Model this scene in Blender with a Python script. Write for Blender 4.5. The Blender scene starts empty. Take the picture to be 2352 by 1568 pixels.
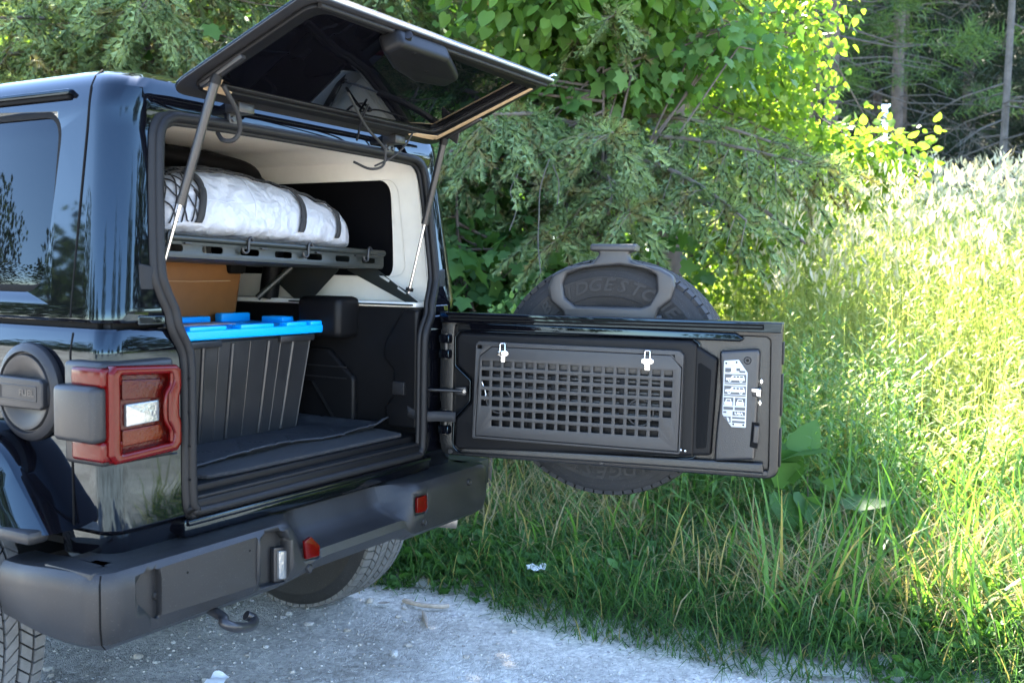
import bpy, bmesh, math, random
import numpy as np
from mathutils import Vector, Matrix
random.seed(7); rng = np.random.default_rng(7)
SC = bpy.context.scene; COL = SC.collection
rad = math.radians
# ------------------------------------------------------------------ camera
CAM = np.array([-2.3236, -1.9643, 1.3327])
FW = np.array([.86632788, .49484062, -.06788781]); RT = np.array([.49684214, -.86770205, .01552524]); UP = np.array([.05122388, .04717947, .99757216])
FPX = 2346.1                      # focal length in pixels of a 2352 px wide picture
cd = bpy.data.cameras.new('camera'); cam = bpy.data.objects.new('camera', cd); COL.objects.link(cam)
cd.sensor_width = 36; cd.lens = 35.91; cd.clip_start = .05; cd.clip_end = 2000
cam.matrix_world = Matrix(((RT[0], UP[0], -FW[0], CAM[0]), (RT[1], UP[1], -FW[1], CAM[1]), (RT[2], UP[2], -FW[2], CAM[2]), (0, 0, 0, 1)))
cd.dof.use_dof = True; cd.dof.focus_distance = 3.3; cd.dof.aperture_fstop = 4.5
SC.camera = cam
# ------------------------------------------------------------------ sky, sun, exposure
SUN_AZ, SUN_EL = 29., 51.          # azimuth counted from +x towards +y
W = bpy.data.worlds.new('World'); SC.world = W; W.use_nodes = True
nt = W.node_tree; nt.nodes.clear()
sky = nt.nodes.new('ShaderNodeTexSky'); sky.sky_type = 'NISHITA'; sky.sun_disc = False
sky.sun_elevation = rad(SUN_EL); sky.sun_rotation = rad(90 - SUN_AZ); sky.altitude = 300; sky.air_density = .8; sky.dust_density = .3; sky.ozone_density = 1.3
bg = nt.nodes.new('ShaderNodeBackground'); bg.inputs[1].default_value = .15
wo = nt.nodes.new('ShaderNodeOutputWorld'); nt.links.new(sky.outputs[0], bg.inputs[0]); nt.links.new(bg.outputs[0], wo.inputs[0])
sd = bpy.data.lights.new('sun', 'SUN'); sd.energy = 4.4; sd.angle = rad(.53); sd.color = (1, .92, .78)
sun = bpy.data.objects.new('sun', sd); COL.objects.link(sun); sun.location = (20, 13, 25)
sdir = Vector((math.cos(rad(SUN_AZ)) * math.cos(rad(SUN_EL)), math.sin(rad(SUN_AZ)) * math.cos(rad(SUN_EL)), math.sin(rad(SUN_EL))))
sun.rotation_euler = sdir.to_track_quat('Z', 'Y').to_euler()
SC.view_settings.view_transform = 'Standard'; SC.view_settings.look = 'None'; SC.view_settings.gamma = 1; SC.view_settings.exposure = 3.66
SC.cycles.use_denoising = True; SC.cycles.max_bounces = 8; SC.cycles.transparent_max_bounces = 12; SC.cycles.sample_clamp_indirect = 8; SC.cycles.caustics_reflective = False; SC.cycles.caustics_refractive = False
# ------------------------------------------------------------------ materials
def nodes(name):
    m = bpy.data.materials.new(name); m.use_nodes = True; n = m.node_tree.nodes; n.clear()
    o = n.new('ShaderNodeOutputMaterial'); b = n.new('ShaderNodeBsdfPrincipled'); m.node_tree.links.new(b.outputs[0], o.inputs[0])
    return m, n, m.node_tree.links, b, o
def mat(name, col, rough=.5, metal=0, ior=1.5, coat=0, trans=0, var=0, vs=20, bump=0, bs=200, emit=None, rv=0, alpha=1, dust=0):
    m, n, L, b, o = nodes(name); I = b.inputs
    I['Base Color'].default_value = (*col, 1); I['Roughness'].default_value = rough; I['Metallic'].default_value = metal; I['IOR'].default_value = ior
    I['Coat Weight'].default_value = coat; I['Coat IOR'].default_value = 1.6; I['Coat Roughness'].default_value = .02; I['Transmission Weight'].default_value = trans
    tc = n.new('ShaderNodeTexCoord')
    if var or rv:
        t = n.new('ShaderNodeTexNoise'); t.inputs['Scale'].default_value = vs; t.inputs['Detail'].default_value = 6; t.inputs['Roughness'].default_value = .65; L.new(tc.outputs['Object'], t.inputs[0])
        if var:
            r = n.new('ShaderNodeMapRange'); r.inputs[3].default_value = 1 - var; r.inputs[4].default_value = 1 + var; r.inputs[1].default_value = .3; r.inputs[2].default_value = .7; L.new(t.outputs[0], r.inputs[0])
            x = n.new('ShaderNodeMix'); x.data_type = 'RGBA'; x.blend_type = 'MULTIPLY'; x.inputs[0].default_value = 1; x.inputs[6].default_value = (*col, 1); L.new(r.outputs[0], x.inputs[7]); L.new(x.outputs[2], I['Base Color'])
        if rv:
            r = n.new('ShaderNodeMapRange'); r.inputs[1].default_value = .3; r.inputs[2].default_value = .7; r.inputs[3].default_value = max(.02, rough - rv); r.inputs[4].default_value = rough + rv; L.new(t.outputs[0], r.inputs[0]); L.new(r.outputs[0], I['Roughness'])
    if dust:
        t = n.new('ShaderNodeTexNoise'); t.inputs['Scale'].default_value = 260; t.inputs['Detail'].default_value = 4; L.new(tc.outputs['Object'], t.inputs[0])
        r = n.new('ShaderNodeMapRange'); r.inputs[1].default_value = .62; r.inputs[2].default_value = .8; r.inputs[3].default_value = 0; r.inputs[4].default_value = dust; L.new(t.outputs[0], r.inputs[0])
        x = n.new('ShaderNodeMix'); x.data_type = 'RGBA'; L.new(r.outputs[0], x.inputs[0]); x.inputs[7].default_value = (.35, .33, .30, 1)
        if I['Base Color'].is_linked: L.new(I['Base Color'].links[0].from_socket, x.inputs[6])
        else: x.inputs[6].default_value = (*col, 1)
        L.new(x.outputs[2], I['Base Color'])
    if bump:
        t = n.new('ShaderNodeTexNoise'); t.inputs['Scale'].default_value = bs; t.inputs['Detail'].default_value = 3; L.new(tc.outputs['Object'], t.inputs[0])
        bp = n.new('ShaderNodeBump'); bp.inputs['Strength'].default_value = bump; bp.inputs['Distance'].default_value = .002; L.new(t.outputs[0], bp.inputs['Height']); L.new(bp.outputs[0], I['Normal'])
    if emit: I['Emission Color'].default_value = (*emit, 1); I['Emission Strength'].default_value = 1
    return m
def leafmat(name, c1, c2, trans=.45, rough=.45, tcol=None, dry=None, dryf=.1, spec=.15):
    """foliage: colour varies per leaf, part of the light passes through"""
    m, n, L, b, o = nodes(name)
    g = n.new('ShaderNodeNewGeometry'); r = n.new('ShaderNodeValToRGB'); L.new(g.outputs['Random Per Island'], r.inputs[0])
    e = r.color_ramp.elements; e[0].color = (*c1, 1); e[1].color = (*c2, 1)
    if dry:
        e[1].position = 1 - dryf - .02; k = e.new(1 - dryf); k.color = (*dry, 1); k = e.new(1.); k.color = (*[q * .8 for q in dry], 1)
    b.inputs['Roughness'].default_value = rough; b.inputs['Specular IOR Level'].default_value = spec
    L.new(r.outputs[0], b.inputs['Base Color'])
    t = n.new('ShaderNodeBsdfTranslucent'); x = n.new('ShaderNodeMix'); x.data_type = 'RGBA'; x.blend_type = 'MULTIPLY'; x.inputs[0].default_value = 1; x.inputs[7].default_value = (*(tcol or (1.5, 1.6, .6)), 1)
    L.new(r.outputs[0], x.inputs[6]); L.new(x.outputs[2], t.inputs[0])
    ms = n.new('ShaderNodeMixShader'); ms.inputs[0].default_value = trans; L.new(b.outputs[0], ms.inputs[1]); L.new(t.outputs[0], ms.inputs[2]); L.new(ms.outputs[0], o.inputs[0])
    return m
PAINT = mat('black_gloss_paint', (.002, .002, .003), .03, ior=1.43)
PLAST = mat('matte_black_bumper_plastic', (.012, .0122, .0128), .44, ior=1.38, var=.18, vs=8, rv=.07, bump=.10, bs=700, dust=.10)
TRIM = mat('black_trim_plastic', (.0045, .0045, .005), .46, var=.1, bump=.08, bs=900, ior=1.23)
GRAIN = mat('grained_gloss_plastic', (.008, .008, .009), .28, ior=1.5, bump=.5, bs=420)
MOLLE = mat('powder_coated_steel', (.027, .026, .0255), .42, ior=1.38, var=.05, bump=.10, bs=1500)
RUBBER = mat('tyre_rubber', (.014, .014, .0145), .74, ior=1.4, var=.25, vs=14, dust=.25)
TREAD = mat('dusty_tread_rubber', (.11, .108, .105), .85, var=.25, vs=20, dust=.3)
SEAL = mat('weatherstrip_rubber', (.0065, .0065, .007), .55, var=.1, ior=1.3)
DARK = mat('dark_cavity', (.004, .004, .004), .8, ior=1.2)
CREAM = mat('cream_headliner', (.74, .72, .66), .75, var=.03, bump=.15, bs=600)
TAN = mat('tan_leather', (.185, .082, .026), .5, var=.08, bump=.25, bs=320)
TANST = mat('tan_stitching', (.42, .30, .18), .7)
GLASS = mat('dark_tinted_glass', (.002, .002, .003), .02, ior=1.36)
ZINC = mat('bright_zinc', (.85, .84, .82), .22, metal=1)
STEEL = mat('steel_rod', (.62, .61, .60), .25, metal=1)
SATIN = mat('satin_black_metal', (.013, .013, .014), .35, ior=1.45)
CARPET = mat('black_carpet', (.009, .010, .012), .95, var=.4, vs=160, bump=.9, bs=500, dust=.3)
MATM = mat('grey_rubber_mat', (.018, .020, .024), .6, var=.2, vs=9, dust=.3, ior=1.4)
TOTE = mat('black_tote_plastic', (.012, .0125, .0135), .38, var=.15, vs=6, rv=.08)
BLUE = mat('blue_lid_plastic', (.0, .33, .86), .38)
RED = mat('red_lamp_lens', (.060, .0010, .0010), .10, ior=1.3, bump=.12, bs=240)
REDD = mat('dark_red_lamp_cell', (.035, .0015, .001), .12, ior=1.3, bump=.9, bs=110)
AMBER = mat('amber_red_lamp_cell', (.060, .0055, .001), .12, ior=1.3, bump=.9, bs=110)
CLEAR = mat('clear_reversing_cell', (.24, .25, .25), .12, metal=.6, bump=.8, bs=90)
FABRIC = mat('white_nylon', (.35, .365, .40), .36, var=.04)
def creases(m):
    n, L = m.node_tree.nodes, m.node_tree.links; b = n['Principled BSDF']; tc = n.new('ShaderNodeTexCoord'); w = n.new('ShaderNodeTexNoise'); w.inputs['Scale'].default_value = 9; w.inputs['Detail'].default_value = 3; L.new(tc.outputs['Object'], w.inputs[0])
    mx = n.new('ShaderNodeMix'); mx.data_type = 'RGBA'; mx.inputs[0].default_value = .18; L.new(tc.outputs['Object'], mx.inputs[6]); L.new(w.outputs['Color'], mx.inputs[7])
    v = n.new('ShaderNodeTexVoronoi'); v.feature = 'DISTANCE_TO_EDGE'; v.inputs['Scale'].default_value = 11; L.new(mx.outputs[2], v.inputs[0]); v2 = n.new('ShaderNodeTexVoronoi'); v2.feature = 'F1'; v2.inputs['Scale'].default_value = 24; L.new(mx.outputs[2], v2.inputs[0])
    ad = n.new('ShaderNodeMath'); ad.operation = 'MULTIPLY_ADD'; L.new(v2.outputs['Distance'], ad.inputs[0]); ad.inputs[1].default_value = .35; L.new(v.outputs['Distance'], ad.inputs[2])
    bp = n.new('ShaderNodeBump'); bp.inputs['Strength'].default_value = .42; bp.inputs['Distance'].default_value = .03; L.new(ad.outputs[0], bp.inputs['Height']); L.new(bp.outputs[0], b.inputs['Normal'])
creases(FABRIC)
WEB = mat('black_webbing', (.010, .010, .011), .75)
ALU = mat('silver_plate', (.34, .36, .37), .4, metal=.1)
INK = mat('grey_print', (.045, .05, .055), .5)
INKG = mat('light_grey_print', (.35, .37, .39), .5)
PAPER = mat('white_paper', (.8, .8, .8), .7)
WHITE = mat('white_print', (.48, .50, .51), .5)
RUST = mat('dusty_exhaust_steel', (.22, .19, .16), .5, metal=.7, var=.3, vs=30)
WOODM = mat('weathered_stick', (.30, .25, .20), .85, var=.3, vs=40)
BARK = mat('grey_brown_bark', (.085, .066, .052), .9, var=.4, vs=9, bump=1., bs=30)
BARKD = mat('pale_dead_bark', (.075, .068, .060), .9, var=.35, vs=9, bump=.8, bs=40)
TWIG = mat('dry_grey_twig', (.12, .095, .07), .85, var=.3, vs=20)
for m_ in (PAINT, GLASS): m_.node_tree.nodes['Principled BSDF'].inputs['Specular Tint'].default_value = (.58, .82, 1.0, 1)  # blue put into the reflections so the mirrored sky looks deeper
# ------------------------------------------------------------------ object helpers
def tag(o, label=None, cat=None, group=None, kind=None):
    if label: o['label'] = label
    if cat: o['category'] = cat
    if group: o['group'] = group
    if kind: o['kind'] = kind
    return o
def empty(name, loc=(0, 0, 0)):
    o = bpy.data.objects.new(name, None); COL.objects.link(o); o.location = loc; o.empty_display_size = .1; return o
def fin(me, m, ang=35):
    if m: me.materials.clear(); me.materials.append(m)
    if ang is None: me.shade_flat()
    else: me.shade_smooth(); me.set_sharp_from_angle(angle=rad(ang))
def ob(name, me, par=None):
    o = bpy.data.objects.new(name, me); me.name = name; COL.objects.link(o); o.parent = par; return o
def mk(name, v, f, m, par=None, ang=35, fr=None):
    me = bpy.data.meshes.new(name)
    if fr is not None: v = [fr @ Vector(p) for p in v]
    me.from_pydata([tuple(p) for p in v], [], f); me.validate(); fin(me, m, ang); return ob(name, me, par)
def recalc(me):
    b = bmesh.new(); b.from_mesh(me); bmesh.ops.remove_doubles(b, verts=b.verts, dist=1e-6); bmesh.ops.recalc_face_normals(b, faces=b.faces); b.to_mesh(me); b.free()
def frame(o, ex, ey, ez):
    return Matrix(((ex[0], ey[0], ez[0], o[0]), (ex[1], ey[1], ez[1], o[1]), (ex[2], ey[2], ez[2], o[2]), (0, 0, 0, 1)))
def rnd(pts, r, seg=5):
    """polygon with rounded corners; r one radius or one per corner"""
    out = []; n = len(pts); P = [Vector(p[:2]) for p in pts]
    for i in range(n):
        ri = r[i] if isinstance(r, (list, tuple)) else r
        a, b, c = P[i - 1], P[i], P[(i + 1) % n]; d1 = (a - b); d2 = (c - b); l1, l2 = d1.length, d2.length
        if ri <= 0 or l1 < 1e-6 or l2 < 1e-6: out.append(tuple(b)); continue
        d1 /= l1; d2 /= l2; an = math.acos(max(-1, min(1, d1.dot(d2))))
        if an > 3.1: out.append(tuple(b)); continue
        t = min(ri / math.tan(an / 2), l1 * .48, l2 * .48)
        p0, p2 = b + d1 * t, b + d2 * t
        for k in range(seg + 1):
            s = k / seg; out.append(tuple(p0 * (1 - s) ** 2 + b * 2 * s * (1 - s) + p2 * s * s))
    return out
def rect(x0, z0, x1, z1, r=0, seg=5):
    p = [(x0, z0), (x1, z0), (x1, z1), (x0, z1)]; return rnd(p, r, seg) if r else p
def circ(cx, cz, r, n=24): return [(cx + r * math.cos(2 * math.pi * i / n), cz + r * math.sin(2 * math.pi * i / n)) for i in range(n)]
def curve2mesh(cu):
    t = bpy.data.objects.new('tmp', cu); me = bpy.data.meshes.new_from_object(t); bpy.data.objects.remove(t); bpy.data.curves.remove(cu); return me
def platemesh(out, t, w0=0, holes=(), bev=.002, bres=2):
    cu = bpy.data.curves.new('c', 'CURVE'); cu.dimensions = '2D'; cu.fill_mode = 'BOTH'
    for pts in [out] + list(holes):
        s = cu.splines.new('POLY'); s.points.add(len(pts) - 1); s.use_cyclic_u = True
        for p, q in zip(s.points, pts): p.co = (q[0], q[1], 0, 1)
    bev = min(bev, t * .49); cu.extrude = t / 2 - bev; cu.bevel_depth = bev; cu.bevel_resolution = bres; cu.offset = -bev
    me = curve2mesh(cu); me.transform(Matrix.Translation((0, 0, w0 + t / 2))); recalc(me); return me
def plate(name, out, m, par, fr, t, w0=0, holes=(), bev=.002, bres=2, ang=40):
    """solid slab of a 2D outline in a frame, from local z = w0 to w0 + t, edges bevelled"""
    me = platemesh(out, t, w0, holes, bev, bres); me.transform(fr); fin(me, m, ang); return ob(name, me, par)
def tubemesh(pts, r, cyc=False, res=3, radii=None, spl='POLY'):
    cu = bpy.data.curves.new('c', 'CURVE'); cu.dimensions = '3D'; s = cu.splines.new('POLY'); s.points.add(len(pts) - 1); s.use_cyclic_u = cyc
    for i, (p, q) in enumerate(zip(s.points, pts)): p.co = (*q, 1); p.radius = radii[i] if radii else 1
    cu.bevel_depth = r; cu.bevel_resolution = res; cu.use_fill_caps = True; return curve2mesh(cu)
def smooth_path(P, n=8, cyc=False):
    """Catmull-Rom through the points"""
    P = [Vector(p) for p in P]; out = []; N = len(P)
    for i in range(N if cyc else N - 1):
        a = P[i - 1] if (i or cyc) else P[0] * 2 - P[1]; b = P[i]; c = P[(i + 1) % N]; d = P[(i + 2) % N] if (cyc or i + 2 < N) else c * 2 - b
        for k in range(n):
            t = k / n; out.append(.5 * ((2 * b) + (c - a) * t + (2 * a - 5 * b + 4 * c - d) * t * t + (3 * b - a - 3 * c + d) * t ** 3))
    if not cyc: out.append(P[-1])
    return out
def tube(name, pts, r, m, par=None, cyc=False, res=3, radii=None, ang=60):
    me = tubemesh(pts, r, cyc, res, radii); fin(me, m, ang); return ob(name, me, par)
def boxmesh(x0, x1, y0, y1, z0, z1, bev=.004, seg=2):
    b = bmesh.new(); bmesh.ops.create_cube(b, size=1)
    for v in b.verts: v.co = ((x0 + x1) / 2 + v.co.x * (x1 - x0), (y0 + y1) / 2 + v.co.y * (y1 - y0), (z0 + z1) / 2 + v.co.z * (z1 - z0))
    if bev: bmesh.ops.bevel(b, geom=b.edges, offset=bev, segments=seg, affect='EDGES', profile=.5)
    me = bpy.data.meshes.new('b'); b.to_mesh(me); b.free(); return me
def box(name, x0, x1, y0, y1, z0, z1, m, par=None, bev=.004, fr=None, seg=2):
    me = boxmesh(x0, x1, y0, y1, z0, z1, bev, seg)
    if fr is not None: me.transform(fr)
    fin(me, m, 40); return ob(name, me, par)
def lathe(name, prof, fr, m, par=None, n=48, ang=35, close=False):
    """profile (r, w) turned about the frame's z axis"""
    v = []; f = []; k = len(prof)
    for i in range(n):
        a = 2 * math.pi * i / n
        v += [(r * math.cos(a), r * math.sin(a), w) for r, w in prof]
    for i in range(n):
        j = (i + 1) % n
        for q in range(k if close else k - 1): f.append((i * k + q, j * k + q, j * k + (q + 1) % k, i * k + (q + 1) % k))
    me = bpy.data.meshes.new(name); me.from_pydata(v, [], f); me.transform(fr); recalc(me); fin(me, m, ang); return ob(name, me, par)
def join_meshes(mes):
    b = bmesh.new()
    for me in mes: b.from_mesh(me)
    r = bpy.data.meshes.new('j'); b.to_mesh(r); b.free()
    for me in mes: bpy.data.meshes.remove(me)
    return r
def text(name, body, size, fr, m, par, ext=.0006, align='CENTER', bold=0, shear=0, sx=1):
    cu = bpy.data.curves.new('t', 'FONT'); cu.body = body; cu.size = size; cu.extrude = ext; cu.align_x = align; cu.align_y = 'CENTER'; cu.offset = bold; cu.shear = shear; cu.resolution_u = 2
    me = curve2mesh(cu); me.transform(fr @ Matrix.Diagonal((sx, 1, 1, 1))); fin(me, m, None); return ob(name, me, par)
def boolean(o, cutters, wn=True):
    for c in cutters:
        q = o.modifiers.new('b', 'BOOLEAN'); q.operation = 'DIFFERENCE'; q.object = c; q.solver = 'EXACT'
    if wn: q = o.modifiers.new('w', 'WEIGHTED_NORMAL'); q.keep_sharp = True; q.weight = 80
    bpy.context.view_layer.update(); dg = bpy.context.evaluated_depsgraph_get()
    me = bpy.data.meshes.new_from_object(o.evaluated_get(dg), preserve_all_data_layers=True, depsgraph=dg)
    o.modifiers.clear(); old = o.data; o.data = me; bpy.data.meshes.remove(old)
    for c in cutters: bpy.data.objects.remove(c)
    return o
def cutter(out, fr, t, w0):
    me = platemesh(out, t, w0, bev=.0005); me.transform(fr); return ob('cut', me)
# pixel (of the 2352 px wide picture) on a plane -> point
def un(px, py, n, d0):
    d = FW + RT * ((px - 1176) / FPX) - UP * ((py - 784.1) / FPX); n = np.array(n, float)
    return CAM + d * ((d0 - n @ CAM) / (n @ d))
REAR = lambda y: frame((0, y, 0), (1, 0, 0), (0, 0, 1), (0, -1, 0))       # x, z, towards the back
SIDE = lambda x: frame((x, 0, 0), (0, -1, 0), (0, 0, 1), (-1, 0, 0))      # -y, z, outwards on the left side
def rpx(px, py, y): q = un(px, py, (0, 1, 0), y); return (q[0], q[2])
def spx(px, py, x): q = un(px, py, (1, 0, 0), x); return (-q[1], q[2])
PH = rad(101.45); GD = np.array([-math.cos(PH), -math.sin(PH), 0]); GN = np.array([math.sin(PH), -math.cos(PH), 0]); GH = np.array([.5906, -.0234, 0])
GATE = frame(GH, GD, (0, 0, 1), -GN)                                        # along the gate, z, towards its inner side
def gpx(px, py, w=0): q = un(px, py, GN, GN @ GH - w); return (float((q - GH) @ GD), float(q[2]))
HE = np.array([0, -.919, .394]); HO = np.array([0, 0, 1.765]); HN = np.array([0, -.394, -.919])
HATCH = frame(HO, (1, 0, 0), HE, HN)
def hpx(px, py, w=0): q = un(px, py, HN, HN @ HO + w); return (float(q[0]), float((q - HO) @ HE))
# ================================================================== the parked off-roader
car = tag(empty('parked_suv'), 'glossy black boxy off-road vehicle parked on the gravel with tailgate and rear glass open', 'car')
def lean(z): return 0 if z < 1.19 else (z - 1.19) * .09
def ushell(name, levels, yf, m, par, thick=.02, cap=False, ang=30, nc=8, ny=4):
    """U-shaped shell open to the front: levels (z, half width, rear y, corner radius)"""
    rings = []
    for z, hw, yr, rc in levels:
        half = [(-hw, yf)] + [(-hw, yr + rc + .02 + (yf - yr - rc - .02) * (1 - k / ny) ** 2) for k in range(1, ny)] + [(-hw, yr + rc + .02)]
        half += [(-hw + rc - rc * math.cos(a), yr + rc - rc * math.sin(a)) for a in [math.pi / 2 * k / nc for k in range(nc + 1)]]
        half += [(-hw + rc + .02, yr)]
        rings.append([(x, y, z) for x, y in half] + [(-x, y, z) for x, y in half[::-1]])
    n = len(rings[0]); v = [p for r in rings for p in r]; f = []
    for k in range(len(rings) - 1):
        for i in range(n - 1): f.append((k * n + i, k * n + i + 1, (k + 1) * n + i + 1, (k + 1) * n + i))
    if cap:
        b = (len(rings) - 1) * n
        for i in range(n // 2 - 1): f.append((b + i, b + i + 1, b + n - 2 - i, b + n - 1 - i))
    me = bpy.data.meshes.new(name); me.from_pydata(v, [], f); recalc(me)
    # outward normals: test a side face
    pc = min(me.polygons, key=lambda p: p.center.x)
    if pc.normal.x > 0: me.flip_normals()
    fin(me, m, ang); o = ob(name, me, par)
    q = o.modifiers.new('s', 'SOLIDIFY'); q.thickness = thick; q.offset = -1
    return o
YF = 1.9
AX = .74                                                             # rear axle
arch = [(-.34, .5), (-.40, .68), (-.47, .80), (-.55, .87), (-.83, .87), (-.91, .80), (-.98, .68), (-1.04, .5)]
tub = ushell('body_tub', [(.70, .745, .004, .045), (.712, .752, 0, .045), (.80, .758, 0, .045), (1.0, .7625, 0, .045), (1.128, .7615, 0, .045), (1.14, .760, .001, .045), (1.174, .753, .006, .045), (1.184, .746, .013, .045), (1.187, .73, .03, .04)], YF, PAINT, car, .018)
boolean(tub, [cutter(rnd([(-.527, .722), (.527, .722), (.527, 1.145), (.56, 1.20), (.56, 1.4), (-.56, 1.4), (-.56, 1.20), (-.527, 1.145)], [.05, .05, .03, .02, 0, 0, .02, .03]), REAR(0), .4, -.3),
    cutter(arch, SIDE(0), 3, -1.5)])
ht = ushell('hardtop', [(1.197, .736, .018, .06), (1.199, .745, .008, .065), (1.206, .75, .004, .07), (1.235, .749, .004, .07), (1.45, .722, .024, .07), (1.66, .696, .043, .07), (1.705, .690, .044, .075), (1.72, .688, .040, .075), (1.760, .678, .041, .08), (1.788, .660, .058, .085), (1.805, .632, .10, .09), (1.819, .59, .14, .10), (1.826, .54, .19, .11)], YF, PAINT, car, .012, cap=True)
winL = rnd([(-1.20, 1.265), (-.245, 1.265), (-.225, 1.705), (-1.20, 1.705)], .075, 8)
hop = rnd([(-.57, 1.10), (.57, 1.10), (.592, 1.27), (.565, 1.712), (-.565, 1.712), (-.592, 1.27)], [0, 0, .05, .09, .09, .05], 8)
boolean(ht, [cutter(hop, REAR(0), .4, -.3), cutter(winL, SIDE(0), 3, -1.5)])
hl = ushell('headliner', [(1.205, .715, .03, .05), (1.45, .692, .045, .06), (1.66, .662, .064, .06), (1.72, .645, .075, .07), (1.752, .61, .10, .07), (1.766, .55, .14, .08)], YF, CREAM, car, .006, cap=True)
boolean(hl, [cutter(rnd([(-.57, 1.10), (.57, 1.10), (.592, 1.27), (.563, 1.704), (-.563, 1.704), (-.592, 1.27)], [0, 0, .05, .09, .09, .05], 8), REAR(0), .4, -.3), cutter(rnd([(-1.18, 1.30), (-.265, 1.30), (-.25, 1.655), (-1.18, 1.655)], .06, 8), SIDE(0), 3, -1.5)])
# raised cream lip round the right-hand window and a moulding under it
tx = math.atan2(.053, .46)
def wallf(s, x=.6965, z=1.45):   # frame on the tilted inner / outer faces of the hardtop sides
    return frame((s * x, 0, z), (0, s, 0), (-s * math.sin(.1175), 0, math.cos(.1175)), (s * math.cos(.1175), 0, math.sin(.1175)))
for s in (1, -1):
    fr = wallf(s, .7125)
    g = rnd([(s * .20, -.19), (s * 1.24, -.19), (s * 1.24, .26), (s * .215, .26)], .075, 8)
    w = plate('side_window', g, GLASS, car, fr, .006, -.004, bev=.001)
    fr2 = wallf(s, .7215)
    plate('window_frame', rnd([(s * .205, -.20), (s * 1.22, -.20), (s * 1.22, .275), (s * .212, .275)], .082, 8), DARK, w, fr2, .004, -.006, holes=[rnd([(s * .237, -.168), (s * 1.19, -.168), (s * 1.19, .243), (s * .242, .243)], .06, 8)], bev=.001)
fr = wallf(1, .683)
plate('window_tint', rect(.19, -.15, 1.25, .215), mat('privacy_tint', (.004, .004, .005), .35, ior=1.2), car, wallf(1, .700), .003, -.002, bev=.0005)
plate('window_surround', rnd([(.10, -.245), (1.3, -.245), (1.3, .275), (.13, .275)], .09, 8), CREAM, car, fr, .014, -.012, holes=[rnd([(.20, -.14), (1.2, -.14), (1.2, .205), (.215, .205)], .06, 8)], bev=.005, bres=3)
# drip rails, seams and belt gap
for s in (1, -1):
    box('drip_rail', s * .683 - .014, s * .683 + .014, .205, YF, 1.742, 1.756, PAINT, car, .004)
    box('drip_channel', s * .684 - .007, s * .684 + .007, .21, YF, 1.733, 1.742, DARK, car, .001)
    tube('panel_seam', [(s * (.7505 - .0005), .135, 1.21), (s * .7225, .135, 1.45), (s * .6965, .135, 1.66), (s * .688, .138, 1.72), (s * .679, .142, 1.757), (s * .660, .15, 1.786), (s * .632, .16, 1.806)], .0028, DARK, car, res=1)
    tube('panel_seam', [(s * .759, .122, .712), (s * .7590, .122, .80), (s * .7625, .122, 1.0), (s * .7615, .122, 1.128), (s * .753, .122, 1.174)], .0028, DARK, car, res=1)
    tube('corner_seam', [(s * .680, .0085, 1.215), (s * .652, .028, 1.45), (s * .625, .047, 1.66), (s * .615, .056, 1.725), (s * .605, .066, 1.76)], .003, DARK, car, res=1)
for s in (-1, 1):
    box('belt_gap', s * .728 - .007, s * .728 + .007, .06, YF, 1.180, 1.200, DARK, car, .001); box('belt_gap', s * .64 - .075, s * .64 + .075, .030, .050, 1.180, 1.200, DARK, car, .001)
# lower valance behind the bumper
o = ushell('lower_valance', [(.62, .715, .035, .05), (.64, .733, .022, .045), (.70, .742, .012, .045)], .19, PAINT, car, .01); boolean(o, [])
box('sill_strip', -.54, .54, -.012, .03, .655, .700, PAINT, car, .006)
box('sill_moulding', -.535, .535, -.022, -.004, .684, .700, PAINT, car, .004)
# --- weatherstrip round the load opening
half = [(.12, .712), (.46, .712), (.496, .722), (.508, .76), (.510, .95), (.512, 1.09), (.522, 1.135), (.550, 1.185), (.558, 1.225), (.580, 1.275), (.592, 1.33), (.582, 1.5), (.573, 1.60), (.562, 1.665), (.53, 1.697), (.47, 1.705), (.2, 1.709)]
loop = [(x, z) for x, z in half] + [(-x, z) for x, z in half[::-1]]
lp = smooth_path([(x, lean(z) - .004, z) for x, z in loop], 6, True)
seal = tube('weatherstrip', lp, .013, SEAL, car, cyc=True, res=3)
def offs(P, d):  # offset loop in the xz plane (outwards positive)
    out = []; n = len(P)
    for i in range(n):
        t = P[(i + 1) % n] - P[i - 1]; q = Vector((t.z, 0, -t.x)).normalized(); out.append(P[i] + q * d)
    return out
tube('weatherstrip_lip', [p + Vector((0, .012, 0)) for p in offs(lp, -.014)], .008, SEAL, car, cyc=True, res=2)
fl = offs(lp, .021); lo = [p for p in fl if p.z < 1.10]
o1 = [(p.x, p.z) for p in offs(lp, .030)]; o2 = [(p.x, p.z) for p in offs(lp, .004)]
def ring(name, A, B, m, ya, yb, par):  # flat collar between two loops, a step proud of the body
    n = len(A); v = [(x, lean(z) + ya, z) for x, z in A] + [(x, lean(z) + yb, z) for x, z in B]; f = [(i, (i + 1) % n, n + (i + 1) % n, n + i) for i in range(n)]
    me = bpy.data.meshes.new(name); me.from_pydata(v, [], f); recalc(me); fin(me, m, 60); return ob(name, me, par)
c = ring('opening_flange', o1, o2, SEAL, -.002, -.010, car); q = c.modifiers.new('s', 'SOLIDIFY'); q.thickness = .006; boolean(c, [], False)
for z in (.80, .885, .97, 1.055):
    lathe('clip_hole', [(.0001, 0), (.003, 0), (.003, -.002)], REAR(-.0125) @ Matrix.Translation((-.522, z, 0)), DARK, car, 10)
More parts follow.
